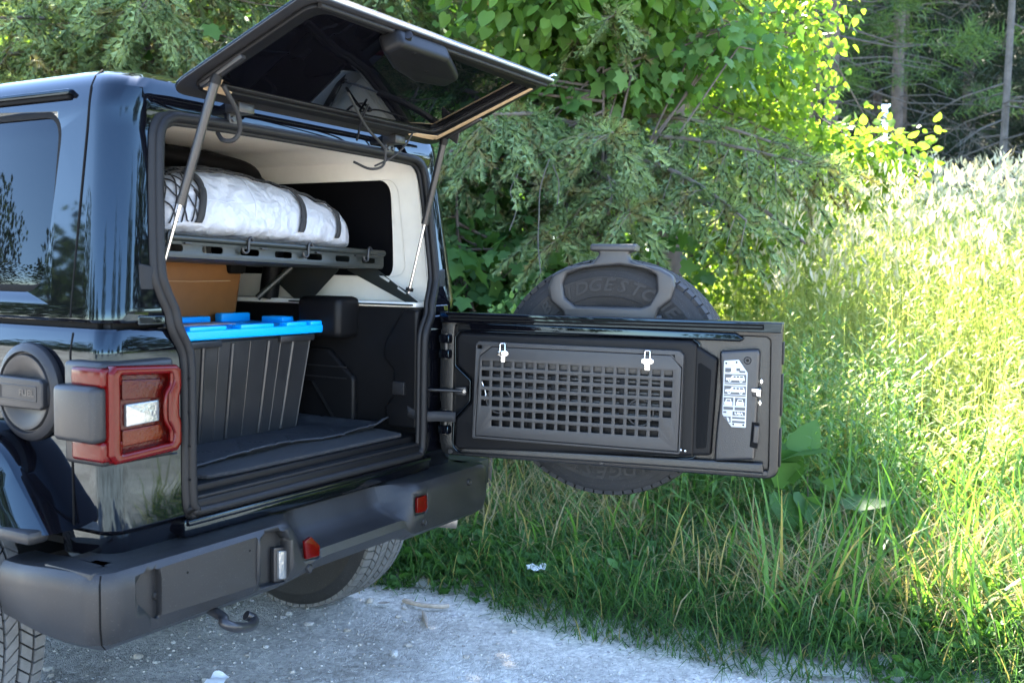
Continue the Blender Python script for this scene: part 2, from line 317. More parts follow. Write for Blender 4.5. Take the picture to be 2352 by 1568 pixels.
# grey corner gussets where the hardtop meets the tub
for s in (-1, 1):
    plate('corner_gusset', rnd([(s * .655, 1.225), (s * .57, 1.205), (s * .585, 1.27), (s * .60, 1.33), (s * .655, 1.34)], .006), SEAL, car, REAR(.02), .012, bev=.004)
    plate('belt_cap', rnd([(s * .665, 1.192), (s * .55, 1.192), (s * .565, 1.214), (s * .665, 1.216)], .005), PAINT, car, REAR(.012), .010, bev=.003)
# --- bumper
def bumper():
    A = [(-.19, .652), (-.045, .652), (-.016, .647), (-.003, .632), (0, .605), (0, .53), (-.012, .487), (-.05, .462), (-.19, .458)]
    B = [(-.19, .650), (-.125, .640), (-.108, .595), (-.092, .572), (-.05, .556), (-.006, .548), (0, .525), (-.02, .492), (-.19, .47)]
    path = []
    for k in range(7): path.append((-.868 - .012 * math.sin(k / 6 * 3.1), .25 - .046 * k, -1, 0))
    r = .072
    for k in range(1, 9): a = math.pi / 2 * k / 9; path.append((-.868 + r - r * math.cos(a), -.030 - r * math.sin(a), -math.cos(a), -math.sin(a)))
    for k in range(0, 61): x = -.794 + 1.588 * k / 60; path.append((x, -.10 - .006 * math.cos(x * 2), 0, -1))
    path += [(-x, y, -nx, ny) for x, y, nx, ny in path[14::-1]]; path = [(x if x < .4 else .4 + (x - .4) * .89, y, nx, ny) for x, y, nx, ny in path]
    ss = lambda a, b, x: (lambda t: t * t * (3 - 2 * t))(max(0, min(1, (x - a) / (b - a))))
    v = []; f = []
    for x, y, nx, ny in path:
        t = ss(-.27, -.12, x) * (1 - ss(.25, .34, x)) if ny < -.99 else 0
        e = ss(.03, .25, y) if abs(nx) > .9 else 0
        for (oa, za), (ob_, zb) in zip(A, B):
            o_ = oa + (ob_ - oa) * t; z = za + (zb - za) * t
            z = z - .012 * e if z > .55 else z + .02 * e
            o_ = max(o_, -.16 if abs(nx) < .01 else -.097); v.append((x + nx * o_, y + ny * o_, z))
    n = len(A)
    for i in range(len(path) - 1):
        for k in range(n): f.append((i * n + k, (i + 1) * n + k, (i + 1) * n + (k + 1) % n, i * n + (k + 1) % n))
    f.append(tuple(range(n))); L = (len(path) - 1) * n; f.append(tuple(range(L, L + n))[::-1])
    me = bpy.data.meshes.new('bumper'); me.from_pydata(v, [], f); recalc(me); fin(me, PLAST, 38); return ob('rear_bumper', me, car)
bp = bumper(); YB = -.106
pk = lambda L, r=.01: rnd([rpx(x, y, YB) for x, y in L], r)
mir = lambda P: [(-x, z) for x, z in P]
C = []
for P, d in ((pk([(314, 1345), (330, 1318), (374, 1302), (376, 1426), (352, 1418), (318, 1385)], .02), .026), (pk([(376, 1301), (595, 1232), (595, 1352), (500, 1385), (376, 1424)], .008), .008), (pk([(600, 1240), (612, 1226), (650, 1218), (667, 1238), (667, 1336), (600, 1352)], .014), .038)):
    C += [cutter(P, REAR(YB), .12 + d, -d)]
RFL = pk([(699, 1243), (714, 1232), (734, 1252), (733, 1276), (703, 1284)], .004)
RF2 = pk([(958, 1143), (980, 1136), (981, 1166), (976, 1174), (958, 1178)], .004)
C += [cutter(pk([(695, 1239), (714, 1227), (739, 1250), (738, 1280), (698, 1290)], .006), REAR(YB), .12, -.010), cutter(pk([(954, 1140), (983, 1131), (985, 1168), (979, 1178), (954, 1184)], .005), REAR(YB), .12, -.010)]
boolean(bp, C)
for P in (RFL, RF2): plate('reflector', P, RED, bp, REAR(YB + .008), .010, bev=.002)
q_ = lambda L: rnd([rpx(x, y, YB + .02) for x, y in L], .005)
plate('fog_lamp', q_([(638, 1264), (661, 1263), (661, 1327), (638, 1330)]), CLEAR, bp, REAR(YB + .034), .02, bev=.003)
plate('fog_bezel', q_([(631, 1258), (666, 1254), (666, 1333), (631, 1338)]), SATIN, bp, REAR(YB + .036), .014, bev=.002)
for px, py, d in ((360, 1367, .024), (711, 1305, .003), (975, 1198, .003), (1078, 1107, .002)):
    x, z = rpx(px, py, YB + d)
    lathe('parking_sensor', [(.0001, .002), (.008, .002), (.0085, .0015), (.009, 0), (.010, -.002), (.0125, .0012), (.013, .001), (.0135, -.004)], REAR(YB + d) @ Matrix.Translation((x, z, 0)), PLAST, bp, 20)
for px, py in ((431, 1314), (574, 1264)):
    x, z = rpx(px, py, YB + .008); lathe('plate_screw_hole', [(.0001, .001), (.003, .001), (.0036, 0)], REAR(YB + .0085) @ Matrix.Translation((x, z, 0)), DARK, bp, 10)
for s in (0, 1):
    if s: continue
    sx = -1
    tube('end_cap_seam', [(sx * .815, -.055, .6495), (sx * .838, -.072, .643), (sx * .8475, -.0805, .625), (sx * .8482, -.0815, .60), (sx * .8482, -.0815, .53), (sx * .838, -.073, .488), (sx * .81, -.05, .465)], .0022, DARK, bp, res=1)
for s in (-1, 1): box('bumper_backing', s * .785 - .070, s * .785 + .070, -.060, .10, .56, .6505, PLAST, bp, .004)
# tow hook under the bumper
hk = [un(505, 1412, (0, 1, 0), -.10), un(515, 1430, (0, 1, 0), -.13), un(540, 1440, (0, 1, 0), -.145), un(575, 1438, (0, 1, 0), -.135), un(583, 1422, (0, 1, 0), -.11), un(565, 1412, (0, 1, 0), -.10)]
hk = [Vector(q) for q in hk]; hk = [hk[0] + Vector((0, .14, .03))] + hk
tube('tow_hook', smooth_path(hk, 6), .013, SATIN, car, res=4)
# exhaust tip and frame rails, axle
tube('exhaust_pipe', [(.62, .25, .45), (.64, .05, .455), (.70, -.02, .445)], .028, RUST, car, res=4)
for s in (-1, 1): box('frame_rail', s * .42 - .04, s * .42 + .04, .0, 3.9, .47, .60, SATIN, car, .006)
tube('rear_axle', [(-.72, AX, .40), (-.15, AX, .40), (-.10, AX, .40), (.10, AX, .40), (.15, AX, .40), (.72, AX, .40)], .042, SATIN, car, radii=[1, 1, 2.6, 2.6, 1, 1], res=4)
box('fuel_tank', -.36, .36, .95, 1.7, .42, .66, DARK, car, .03)
box('underfloor', -.70, .70, .06, 3.6, .64, .66, DARK, car, .003)
# --- wheels
def tyre_mesh():
    prof = [(.232, -.10), (.24, -.112), (.262, -.122), (.30, -.131), (.335, -.132), (.338, -.1335), (.345, -.1335), (.348, -.131), (.365, -.128), (.383, -.120), (.390, -.112), (.394, -.10), (.396, -.05), (.397, 0)]
    prof = prof + [(r, -w) for r, w in prof[-2::-1]]
    n = 96; v = []; f = []; mi = []; k = len(prof)
    for i in range(n):
        a = 2 * math.pi * i / n; v += [(r * math.cos(a), r * math.sin(a), w) for r, w in prof]
    for i in range(n):
        j = (i + 1) % n
        for q in range(k - 1): f.append((i * k + q, j * k + q, j * k + q + 1, i * k + q + 1)); mi.append(0)
    for w0, w1, off, sk in ((-.118, -.085, 0, .0), (-.076, -.046, .5, .03), (-.037, -.004, .2, -.035), (.004, .037, .7, .035), (.046, .076, .1, -.03), (.085, .118, .4, 0)):
        N = 72
        for i in range(N):
            a0 = 2 * math.pi * (i + off) / N; da = 2 * math.pi / N * .84; b = len(v)
            for r in (.386, .4065):
                for w, s in ((w0, -sk), (w1, sk)):
                    rr = r - (.008 if abs(w) > .1 and r > .4 else 0)
                    for a in (a0 + s, a0 + da + s): v.append((rr * math.cos(a), rr * math.sin(a), w))
            for q in ((0, 1, 3, 2), (4, 6, 7, 5), (0, 4, 5, 1), (2, 3, 7, 6), (0, 2, 6, 4), (1, 5, 7, 3)): f.append(tuple(b + t for t in q)); mi.append(1)
    me = bpy.data.meshes.new('tyre'); me.from_pydata(v, [], f); recalc(me); fin(me, RUBBER, 30); me.materials.append(TREAD)
    for p, i in zip(me.polygons, mi): p.material_index = i
    return me
TY = tyre_mesh()
def rim_mesh():
    ms = []; n = 60
    prof = [(.236, -.10), (.236, .11), (.225, .115), (.215, .095), (.205, .02), (.205, -.09), (.236, -.10)]
    v = [(r * math.cos(2 * math.pi * i / n), r * math.sin(2 * math.pi * i / n), w) for i in range(n) for r, w in prof]; k = len(prof)
    f = [(i * k + q, ((i + 1) % n) * k + q, ((i + 1) % n) * k + q + 1, i * k + q + 1) for i in range(n) for q in range(k - 1)]
    me = bpy.data.meshes.new('r'); me.from_pydata(v, [], f); ms.append(me)
    ms.append(platemesh(circ(0, 0, .075, 24), .04, .05, bev=.008))
    for i in range(5):
        m2 = platemesh(rnd([(.05, -.045), (.215, -.03), (.215, .03), (.05, .045)], .01), .03, .06, bev=.006); m2.transform(Matrix.Rotation(2 * math.pi * i / 5, 4, 'Z')); ms.append(m2)
    ms.append(platemesh(circ(0, 0, .15, 30), .02, -.03, bev=.003))
    me = join_meshes(ms); recalc(me); fin(me, SATIN, 35); return me
RM = rim_mesh()
def wheel(x, y, name='wheel'):
    s = 1 if x > 0 else -1
    fr = frame((x, y, .404), (0, s, 0), (0, 0, 1), (s, 0, 0)) @ Matrix.Rotation(random.random(), 4, 'Z')
    t = ob('wheel', TY.copy(), car); t.data.transform(fr); r = ob('rim', RM.copy(), t); r.data.transform(fr); return t
for x, y in ((-.80, AX), (.80, AX), (-.80, AX + 3.008), (.80, AX + 3.008)): wheel(x, y)
# --- fender flares: painted, with a matt lip
def flare(s, ya, rear=True):
    pth = rnd([(.112, .69), (.300, .945), (1.085, .945), (1.273, .69)], [0, .27, .27, 0], 10)
    pth = [(y + ya - .69, z) for y, z in pth]
    n = len(pth); sec = [(.0, 0.0), (.066, -.004), (.082, -.012), (.090, -.028), (.108, -.085), (.122, -.150), (.112, -.158), (.02, -.12)]
    v = []; f = []; k = len(sec)
    for i, (y, z) in enumerate(pth):
        a = pth[max(0, i - 1)]; b = pth[min(n - 1, i + 1)]; t = Vector((b[0] - a[0], b[1] - a[1])).normalized(); nn = (-t.y, t.x)
        for o_, d in sec: v.append((s * (.752 + o_), y + nn[0] * d, max(z + nn[1] * d, .708)))
    for i in range(n - 1):
        for q in range(k): f.append((i * k + q, (i + 1) * k + q, (i + 1) * k + (q + 1) % k, i * k + (q + 1) % k))
    f += [tuple(range(k)), tuple(range((n - 1) * k, n * k))]
    me = bpy.data.meshes.new('flare'); me.from_pydata(v, [], f); recalc(me); fin(me, PAINT, 35); fo = ob('fender_flare', me, car)
    for y0, y1, q in ((ya - .69 + .095, ya - .69 + .27, 1), (ya - .69 + 1.115, ya - .69 + 1.29, -1)):
        box('flare_foot', s * .845 - .030, s * .845 + .030, y0 + .035, y1 + .03, .688, .720, PLAST, fo, .012)
for s in (-1, 1): flare(s, .69); flare(s, .69 + 3.008)
for s in (-1, 1):
    for y in (AX, AX + 3.008):
        v = []; f = []
        P = [(y - .42, .60), (y - .36, .80), (y - .26, .93), (y + .26, .93), (y + .36, .80), (y + .42, .60)]
        for yy, z in P: v += [(s * .50, yy, z), (s * .765, yy, z)]
        mk('wheel_liner', v, [(2 * i, 2 * i + 1, 2 * i + 3, 2 * i + 2) for i in range(5)], DARK, car)
# --- fuel cap
FC = SIDE(-.7625) @ Matrix.Translation((-.262, 1.026, 0))
cap = lathe('fuel_cap', [(.118, -.002), (.120, .004), (.118, .014), (.108, .022), (.099, .024), (.0955, .016), (.0935, .016), (.090, .024), (.080, .024), (.060, .014), (.03, .011), (.0001, .011)], FC, TRIM, car, 56)
CAPM = mat('fuel_cap_plastic', (.013, .013, .014), .46, ior=1.32, var=.1, bump=.08, bs=800); cap.data.materials[0] = CAPM
plate('cap_grip', rnd([(-.098, -.038), (.078, -.036), (.088, -.028), (.088, .028), (.078, .036), (-.098, .038), (-.118, .030), (-.118, -.030)], .006), CAPM, cap, FC, .026, .012, bev=.005, bres=3)
plate('grip_recess', rnd([(-.075, -.018), (.068, -.018), (.068, .020), (-.075, .020)], .003), CAPM, cap, FC, .003, .0365, holes=[rect(-.068, -.014, .064, .016)], bev=.001)
text('fuel_lettering', 'FUEL', .021, FC @ Matrix.Translation((.030, .001, .0382)), SATIN, cap, .0008, sx=1.25, bold=.0003)
# --- tail lamps
def lamp(s):
    X = (lambda x: x) if s > 0 else (lambda x: -x + .045)
    R = lambda y: REAR(y)
    root = box('tail_lamp', min(X(-.786), X(-.575)), max(X(-.786), X(-.575)), -.018, .118, .872, 1.112, PLAST, car, .012, seg=3)
    out = rnd([(X(-.770), .880), (X(-.590), .888), (X(-.577), .905), (X(-.577), .955), (X(-.583), .975), (X(-.583), 1.02), (X(-.577), 1.04), (X(-.577), 1.085), (X(-.590), 1.097), (X(-.770), 1.106), (X(-.786), 1.09), (X(-.786), .90)], .007)
    hole = rnd([(X(-.755), .903), (X(-.610), .911), (X(-.603), .930), (X(-.620), .962), (X(-.620), 1.032), (X(-.603), 1.060), (X(-.610), 1.076), (X(-.755), 1.083)], .007)
    plate('lens_frame', out, RED, root, R(-.014), .034, holes=[hole], bev=.009, bres=3)
    plate('lens_back', rect(min(X(-.76), X(-.60)), .90, max(X(-.76), X(-.60)), 1.09), REDD, root, R(-.018), .010, bev=.001)
    plate('stop_cell', rnd([(X(-.745), 1.025), (X(-.636), 1.020), (X(-.626), 1.050), (X(-.634), 1.066), (X(-.745), 1.072)], .004), REDD, root, R(-.026), .010, bev=.003)
    plate('reversing_lamp', rnd([(X(-.735), .962), (X(-.640), .966), (X(-.640), 1.016), (X(-.735), 1.014)], .003), CLEAR, root, R(-.026), .012, bev=.003)
    plate('turn_cell', rnd([(X(-.745), .916), (X(-.634), .922), (X(-.626), .938), (X(-.636), .958), (X(-.745), .955)], .004), AMBER, root, R(-.026), .010, bev=.003)
    tube('lens_rib', smooth_path([(X(-.610), -.046, 1.078), (X(-.612), -.046, 1.05), (X(-.628), -.047, 1.025), (X(-.630), -.047, .97), (X(-.613), -.046, .94), (X(-.612), -.046, .915)], 5), .005, RED, root, res=2)
    for z0, z1 in ((1.056, 1.101), (.886, .934)):
        box('side_marker', min(X(-.800), X(-.74)), max(X(-.800), X(-.74)), -.035, .074, z0, z1, RED, root, .008, seg=3)
    box('side_block', min(X(-.822), X(-.74)), max(X(-.822), X(-.74)), -.030, .112, .930, 1.060, PLAST, root, .014, seg=3)
lamp(1); lamp(-1)
tube('body_line', [(-.752, -.0005, .885), (-.66, -.001, .875), (-.555, -.001, .872)], .0025, PAINT, car, res=1)
# ------------------------------------------------------------------ cabin
box('cargo_floor', -.545, .545, .03, 1.7, .745, .772, TRIM, car, .004)
box('load_sill', -.53, .53, -.005, .06, .700, .745, TRIM, car, .010)
box('sill_step', -.53, .53, .0, .05, .742, .752, SEAL, car, .004)
def sidewall(s):
    v = []; o = box('side_trim', min(s * .545, s * .72), max(s * .545, s * .72), .035, 1.7, .75, 1.205, TRIM, car, .012)
    fr = frame((s * .545, 0, 0), (0, -s, 0), (0, 0, 1), (-s, 0, 0))
    k = -s
    plate('jamb_trim', rnd([(k * .028, .79), (k * .15, .79), (k * .165, .86), (k * .13, .90), (k * .13, .99), (k * .17, 1.03), (k * .17, 1.08), (k * .09, 1.20), (k * .028, 1.20)], .012), TRIM, o, fr, .030, bev=.012, bres=3)
    plate('wheelhouse', rnd([(k * .30, .765), (k * 1.2, .765), (k * 1.2, 1.05), (k * .42, 1.05), (k * .30, .95)], .03), TRIM, o, fr, .03, bev=.012, bres=3)
    box('speaker_box', min(s * .43, s * .56), max(s * .43, s * .56),   .30, .49, 1.092, 1.238, TRIM, o, .024, seg=3)
    for z in (.945, .985): box('trim_slot', min(s * .512, s * .518), max(s * .512, s * .518), .33, .60, z, z + .004, SATIN, o, .001)
    box('side_ledge', min(s * .55, s * .715), max(s * .55, s * .715), .06, 1.7, 1.205, 1.222, CREAM if s > 0 else TRIM, o, .005)
sidewall(1); sidewall(-1)
# padded roll bars
for s in (-1, 1):
    tube('roll_bar', smooth_path([(s * .55, .16, 1.22), (s * .555, .30, 1.40), (s * .57, .50, 1.60), (s * .565, .72, 1.665), (s * .56, 1.2, 1.675), (s * .55, 1.85, 1.665)] if False else [(s * .57, .75, 1.22), (s * .575, .72, 1.5), (s * .555, .80, 1.645), (s * .53, 1.0, 1.68), (s * .53, 1.8, 1.675)], 6), .036, TRIM, car, res=4)
tube('roll_hoop', smooth_path([(.555, .80, 1.63), (.50, .80, 1.685), (.3, .80, 1.705), (0, .80, 1.71), (-.3, .80, 1.705), (-.50, .80, 1.685), (-.555, .80, 1.63)], 6), .038, TRIM, car, res=4)
box('sound_bar', -.46, .46, .86, 1.10, 1.60, 1.72, TRIM, car, .03, seg=3)
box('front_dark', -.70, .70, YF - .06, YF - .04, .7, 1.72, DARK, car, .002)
# rear seat: two backrests
def seat(x0, x1, nm):
    s = empty(nm) if False else None
    n = 10; m = 8; v = []; f = []
    b = box('rear_seat', x0, x1, .74, .92, .80, 1.375, TAN, car, .055, seg=6)
    for q in b.data.vertices: t = (q.co.x - x0) / (x1 - x0); q.co.x += (q.co.z - 1.36) * .20 * t; q.co.y += .05 * (2 * t - 1) ** 4
    tube('seat_seam', smooth_path([(x0 + .15, .7395, .86), (x0 + .17, .7395, 1.1), (x0 + .20, .7405, 1.31), (x0 + .205, .765, 1.368)], 5), .0035, TANST, b, res=2)
    tube('seat_stitching', [(x0 + .13, .7405, 1.285), ((x0 + x1) / 2, .7395, 1.283), (x1 - .13, .7405, 1.285)], .0012, TANST, b, res=1)
    box('latch_slot', (x0 + x1) / 2 - .15, (x0 + x1) / 2 - .08, .735, .742, 1.12, 1.19, DARK, b, .006)
    box('seat_handle', x1 - .125, x1 - .045, .742, .78, 1.31, 1.36, DARK, b, .012)
    h = box('headrest', (x0 + x1) / 2 - .13, (x0 + x1) / 2 + .13, .76, .87, 1.43, 1.60, TAN, car, .04, seg=4)
    for x in (-.06, .06): tube('headrest_post', [((x0 + x1) / 2 + x, .815, 1.36), ((x0 + x1) / 2 + x, .815, 1.45)], .007, SATIN, h)
seat(-.13, .495, 'a'); seat(-.60, -.145, 'b')
# ------------------------------------------------------------------ tailgate
def gp(L, w=0): return [gpx(x, y, w) for x, y in L]
gate = plate('tailgate', rnd([(-.004, .699), (1.130, .699), (1.132, 1.190), (-.004, 1.192)], [.035, .04, .006, .006]), PAINT, car, GATE, .062, -.075, bev=.008, bres=3)
gate['label'] = 'swung-open black tailgate with folding steel table'
FRM = mat('satin_inner_door_paint', (.006, .006, .0062), .26, ior=1.42, bump=.35, bs=330)
plate('gate_rim', rnd([(-.002, .702), (1.128, .702), (1.130, 1.188), (-.002, 1.188)], [.035, .04, .006, .006]), FRM, gate, GATE, .016, -.014, holes=[rnd(gp([(1038, 1022), (1764, 1086), (1770, 775), (1045, 742)]), .02)], bev=.005, bres=3)
plate('gate_panel', rnd([(.02, .72), (1.10, .72), (1.10, 1.17), (.02, 1.17)], .02), FRM, gate, GATE, .02, -.030, bev=.003)
plate('top_rail', rnd([(.000, 1.158), (1.126, 1.158), (1.130, 1.190), (-.004, 1.193)], .003), PAINT, gate, GATE, .016, .003, bev=.003)
plate('top_slot', rnd([(.03, 1.166), (1.075, 1.166), (1.075, 1.184), (.03, 1.184)], .004), DARK, gate, GATE, .004, .0165, holes=[rect(.036, 1.1735, 1.07, 1.1765)], bev=.0015)
plate('upper_channel', rnd(gp([(1075, 738), (1690, 764), (1712, 778), (1700, 785), (1080, 760)], .012), .008), PAINT, gate, GATE, .020, -.008, bev=.007, bres=3)
plate('lower_ledge', rnd(gp([(1055, 1040), (1755, 1088), (1752, 1062), (1060, 1022)], .006), .006), FRM, gate, GATE, .018, -.008, bev=.008, bres=3)
o = None
trimp = [(1049, 776), (1058, 764), (1588, 782), (1602, 792), (1592, 1046), (1580, 1048), (1052, 1031), (1044, 1022), (1047, 962), (1058, 950), (1083, 922), (1084, 872), (1050, 838)]
tr = plate('trim_panel', rnd(gp(trimp, .02), .012), TRIM, gate, GATE, .034, -.010, bev=.010, bres=3)
tube('trim_bead', [GATE @ Vector((u, z, .003)) for u, z in rnd(gp([(1046, 773), (1056, 760), (1590, 778), (1606, 790), (1596, 1051), (1580, 1053), (1050, 1036), (1040, 1024), (1043, 960), (1054, 948), (1079, 921), (1080, 874), (1046, 840)], .004), .012)], .004, PAINT, gate, cyc=True, res=2)
plate('side_pocket', rnd(gp([(1596, 790), (1650, 824), (1633, 1046), (1586, 1046)], .012), .012), TRIM, gate, GATE, .030, -.012, bev=.010, bres=3)
plate('pocket_hollow', rnd(gp([(1604, 830), (1634, 850), (1622, 1028), (1598, 1030)], .019), .008), DARK, gate, GATE, .004, .0165, bev=.0015)
pod = plate('latch_cover', rnd(gp([(1653, 806), (1742, 801), (1746, 812), (1733, 1056), (1640, 1058), (1645, 990), (1655, 900)], .02), .012), GRAIN, gate, GATE, .040, -.014, bev=.009, bres=3)
box('latch_bracket', *(lambda a, b: (a[0], b[0], b[1], a[1]))(gpx(1728, 890, .025), gpx(1748, 912, .025)), -.01, .030, SATIN, gate, .003, fr=GATE)
plate('latch_claw', rnd(gp([(1727, 892), (1748, 894), (1747, 911), (1738, 909), (1738, 900), (1727, 899)], .03), .002), ZINC, gate, GATE, .004, .031, bev=.001)
for a, b in (((1744, 870), (1752, 884)), ((1741, 918), (1748, 934))):
    p, q = gpx(*a, .02), gpx(*b, .02); plate('striker_glint', rnd([(p[0], (p[1] + q[1]) / 2), ((p[0] + q[0]) / 2, q[1]), (q[0], (p[1] + q[1]) / 2), ((p[0] + q[0]) / 2, p[1])], .002), ZINC, gate, GATE, .004, .004, bev=.0012)
plate('handle_recess', rnd(gp([(1727, 968), (1745, 972), (1740, 1030), (1722, 1026)], .024), .004), DARK, gate, GATE, .003, .0245, bev=.001)
plate('handle_lever', rnd(gp([(1732, 976), (1745, 978), (1741, 1018), (1729, 1016)], .03), .003), SATIN, gate, GATE, .010, .026, bev=.003)
x, z = gpx(1717, 828, .026)
lathe('cover_screw', [(.0001, .001), (.005, .001), (.0055, -.002), (.0085, -.001), (.0105, .002), (.012, 0)], GATE @ Matrix.Translation((x, z, .026)), TRIM, gate, 20)
for px, py in ((1034, 1036), (1757, 1087), (1382, 1061)):
    x, z = gpx(px, py, .004); lathe('rim_plug', [(.0001, .003), (.007, .003), (.009, 0)], GATE @ Matrix.Translation((x, z, .003)), SATIN, gate, 16)
# edge weatherstrip along the free end and hinge end
for u, nm in ((1.131, 'edge_strip'), (-.004, 'edge_strip')):
    for z0, z1 in ((.74, .86), (.90, 1.03), (1.06, 1.13)): box(nm, u - .003, u + .004, z0, z1, -.045, -.004, SEAL, gate, .002, fr=GATE)
# info plate
IP = rnd(gp([(1663, 828), (1697, 826), (1717, 856), (1713, 982), (1680, 980), (1659, 951)], .028), .004)
pl = plate('info_plate', IP, ALU, gate, GATE, .003, .0265, bev=.001)
p0, p1, p2 = np.array(gpx(1663, 829, .03)), np.array(gpx(1717, 829, .03)), np.array(gpx(1660, 982, .03))
pu = (p1 - p0)[0]; pz = p0[1] - p2[1]; U = lambda a: p0[0] + a * pu; Z = lambda b: p0[1] - b * pz
def pr(a0, b0, a1, b1, m, nm='print_block', w=.0296):
    return plate(nm, [(U(a0), Z(b1)), (U(a1), Z(b1)), (U(a1), Z(b0)), (U(a0), Z(b0))], m, gate, GATE, .0006, w, bev=.0001, bres=0)
text('plate_lettering', 'Jeep', .012, GATE @ Matrix.Translation((U(.36), Z(.055), .0300)), INKG, gate, .0003, bold=.0004)
pr(.06, .10, .70, .165, INK); pr(.70, .135, .92, .165, INK)
text('plate_lettering', 'JL', .016, GATE @ Matrix.Translation((U(.48), Z(.132), .0304)), WHITE, gate, .0003, bold=.0012, sx=1.9)
def cars(cx, cz, w, doors):
    h = w * .45; P = [(-.5, -.15), (-.5, .12), (-.42, .15), (-.25, .17), (-.17, .45), (.44, .45), (.48, .15), (.5, -.15), (.40, -.15), (.36, -.02), (.24, -.02), (.20, -.15), (-.20, -.15), (-.24, -.02), (-.36, -.02), (-.40, -.15)]
    H = [[(-.13, .18), (-.09, .38), (.02, .38), (.02, .18)], [(.06, .18), (.06, .38), (.20, .38), (.20, .18)], [(.24, .18), (.24, .38), (.40, .38), (.42, .18)]]
    T = lambda Q: [(cx + a * w, cz + b * h) for a, b in Q]
    plate('vehicle_drawing', T(P), INKG if doors else WHITE, gate, GATE, .0006, .0301, holes=[T(q) for q in H], bev=.0001, bres=0)
    for a in (-.30, .30): plate('wheel_drawing', circ(cx + a * w, cz - .19 * h, w * .085, 12), WHITE, gate, GATE, .0006, .0306, holes=[circ(cx + a * w, cz - .19 * h, w * .04, 10)], bev=.0001, bres=0)
pr(.05, .19, .97, .315, INK); cars(U(.51), Z(.262), pu * .80, 0); pr(.05, .325, .97, .342, INK)
pr(.04, .365, .97, .490, INK); cars(U(.51), Z(.437), pu * .84, 0); pr(.04, .50, .97, .517, INK)
pr(.03, .540, .45, .660, INK); pr(.52, .540, .96, .660, INK)
for a in (.24, .74):
    plate('vehicle_drawing', [(U(a + x * .17), Z(.61 - y * .05)) for x, y in ((-1, -.9), (-1, .1), (-.75, .2), (-.6, 1), (.6, 1), (.75, .2), (1, .1), (1, -.9))], WHITE, gate, GATE, .0006, .0301, holes=[[(U(a + x * .17), Z(.61 - y * .05)) for x, y in ((-.55, .25), (-.45, .75), (.45, .75), (.55, .25))]], bev=.0001, bres=0)
pr(.03, .68, .45, .725, INK); pr(.51, .68, .96, .725, INK)
for k in range(4): pr(.03, .748 + k * .014, .36, .755 + k * .014, INKG)
pr(.03, .748, .17, .776, INK, w=.0299); pr(.43, .745, .96, .805, INK)
text('plate_lettering', 'USA', .0105, GATE @ Matrix.Translation((U(.70), Z(.776), .0303)), WHITE, gate, .0003, bold=.0005, sx=1.35)
plate('map_block', [(U(.03), Z(.825)), (U(.36), Z(.825)), (U(.36), Z(.915)), (U(.27), Z(.915)), (U(.03), Z(.84))], INK, gate, GATE, .0006, .0296, bev=.0001, bres=0)
plate('map_outline', [(U(.18), Z(.832)), (U(.26), Z(.845)), (U(.30), Z(.875)), (U(.31), Z(.905)), (U(.25), Z(.905)), (U(.21), Z(.87))], INKG, gate, GATE, .0006, .0300, bev=.0001, bres=0)
pr(.42, .828, .96, .855, INK); pr(.42, .885, .96, .915, INK)
for px, py in ((1668, 834), (1692, 832), (1684, 974), (1707, 976)):
    x, z = gpx(px, py, .03); lathe('plate_screw', [(.0001, .0008), (.0022, .0008), (.003, 0)], GATE @ Matrix.Translation((x, z, .0296)), DARK, gate, 10)
# folding steel table with a grid of square cut-outs
WM = .052
fo = rnd(gp([(1087, 1006), (1084, 1004), (1093, 790), (1100, 784), (1560, 806), (1570, 816), (1561, 1042), (1556, 1043)], WM), .006)
dr = gp([(1092, 999), (1103, 818), (1131, 797), (1541, 817), (1565, 846), (1556, 1036)], WM)
sl = [rect(*(lambda a, b: (a[0], b[1], b[0], a[1]))(gpx(x0, y0, WM), gpx(x1, y1, WM)), .002) for x0, y0, x1, y1 in ((1096, 792, 1107, 801), (1540, 813, 1551, 823))]
cx = sum(p[0] for p in dr) / 6; cz = sum(p[1] for p in dr) / 6
gap = [(cx + (u - cx) * 1.008, cz + (z - cz) * 1.016) for u, z in dr]
tf = plate('table_frame', fo, MOLLE, gate, GATE, .006, WM - .006, holes=[gap] + sl, bev=.0012)
plate('table_skirt', fo, MOLLE, gate, GATE, .030, .018, holes=[[(cx + (u - cx) * .985, cz + (z - cz) * .985) for u, z in fo]], bev=.002)
h00, h16, h06, h66 = [np.array(gpx(*q, WM)) for q in ((1115.5, 834.5), (1535.5, 858.5), (1112.5, 969.5), (1529.5, 998.))]
holes = []; blank = []
hw, hh = .0135, .0100
for r in range(7):
    for c in range(17):
        a, b = c / 16, r / 6; q = h00 * (1 - a) * (1 - b) + h16 * a * (1 - b) + h06 * (1 - a) * b + h66 * a * b
        R = rect(q[0] - hw, q[1] - hh, q[0] + hw, q[1] + hh, .0025, 3)
        (blank if c in (0, 16) and r >= 5 else holes).append(R)
door = plate('table_leaf', dr, MOLLE, gate, GATE, .006, WM - .004, holes=holes, bev=.0012)
for R in blank: plate('blank_square', [(sum(p[0] for p in R) / len(R) + (u - sum(p[0] for p in R) / len(R)) * 1.06, sum(p[1] for p in R) / len(R) + (z - sum(p[1] for p in R) / len(R)) * 1.06) for u, z in R], SATIN, gate, GATE, .0007, WM + .002, holes=[R], bev=.0001, bres=0)
plate('table_backing', [(cx + (u - cx) * .97, cz + (z - cz) * .97) for u, z in fo], TRIM, gate, GATE, .003, .0235, bev=.0005)
zt = h00[1]; zb_ = h06[1]
box('upper_web', .15, .80, zt - .014, zt + .014, WM - .020, WM - .013, MOLLE, gate, .001, fr=GATE)
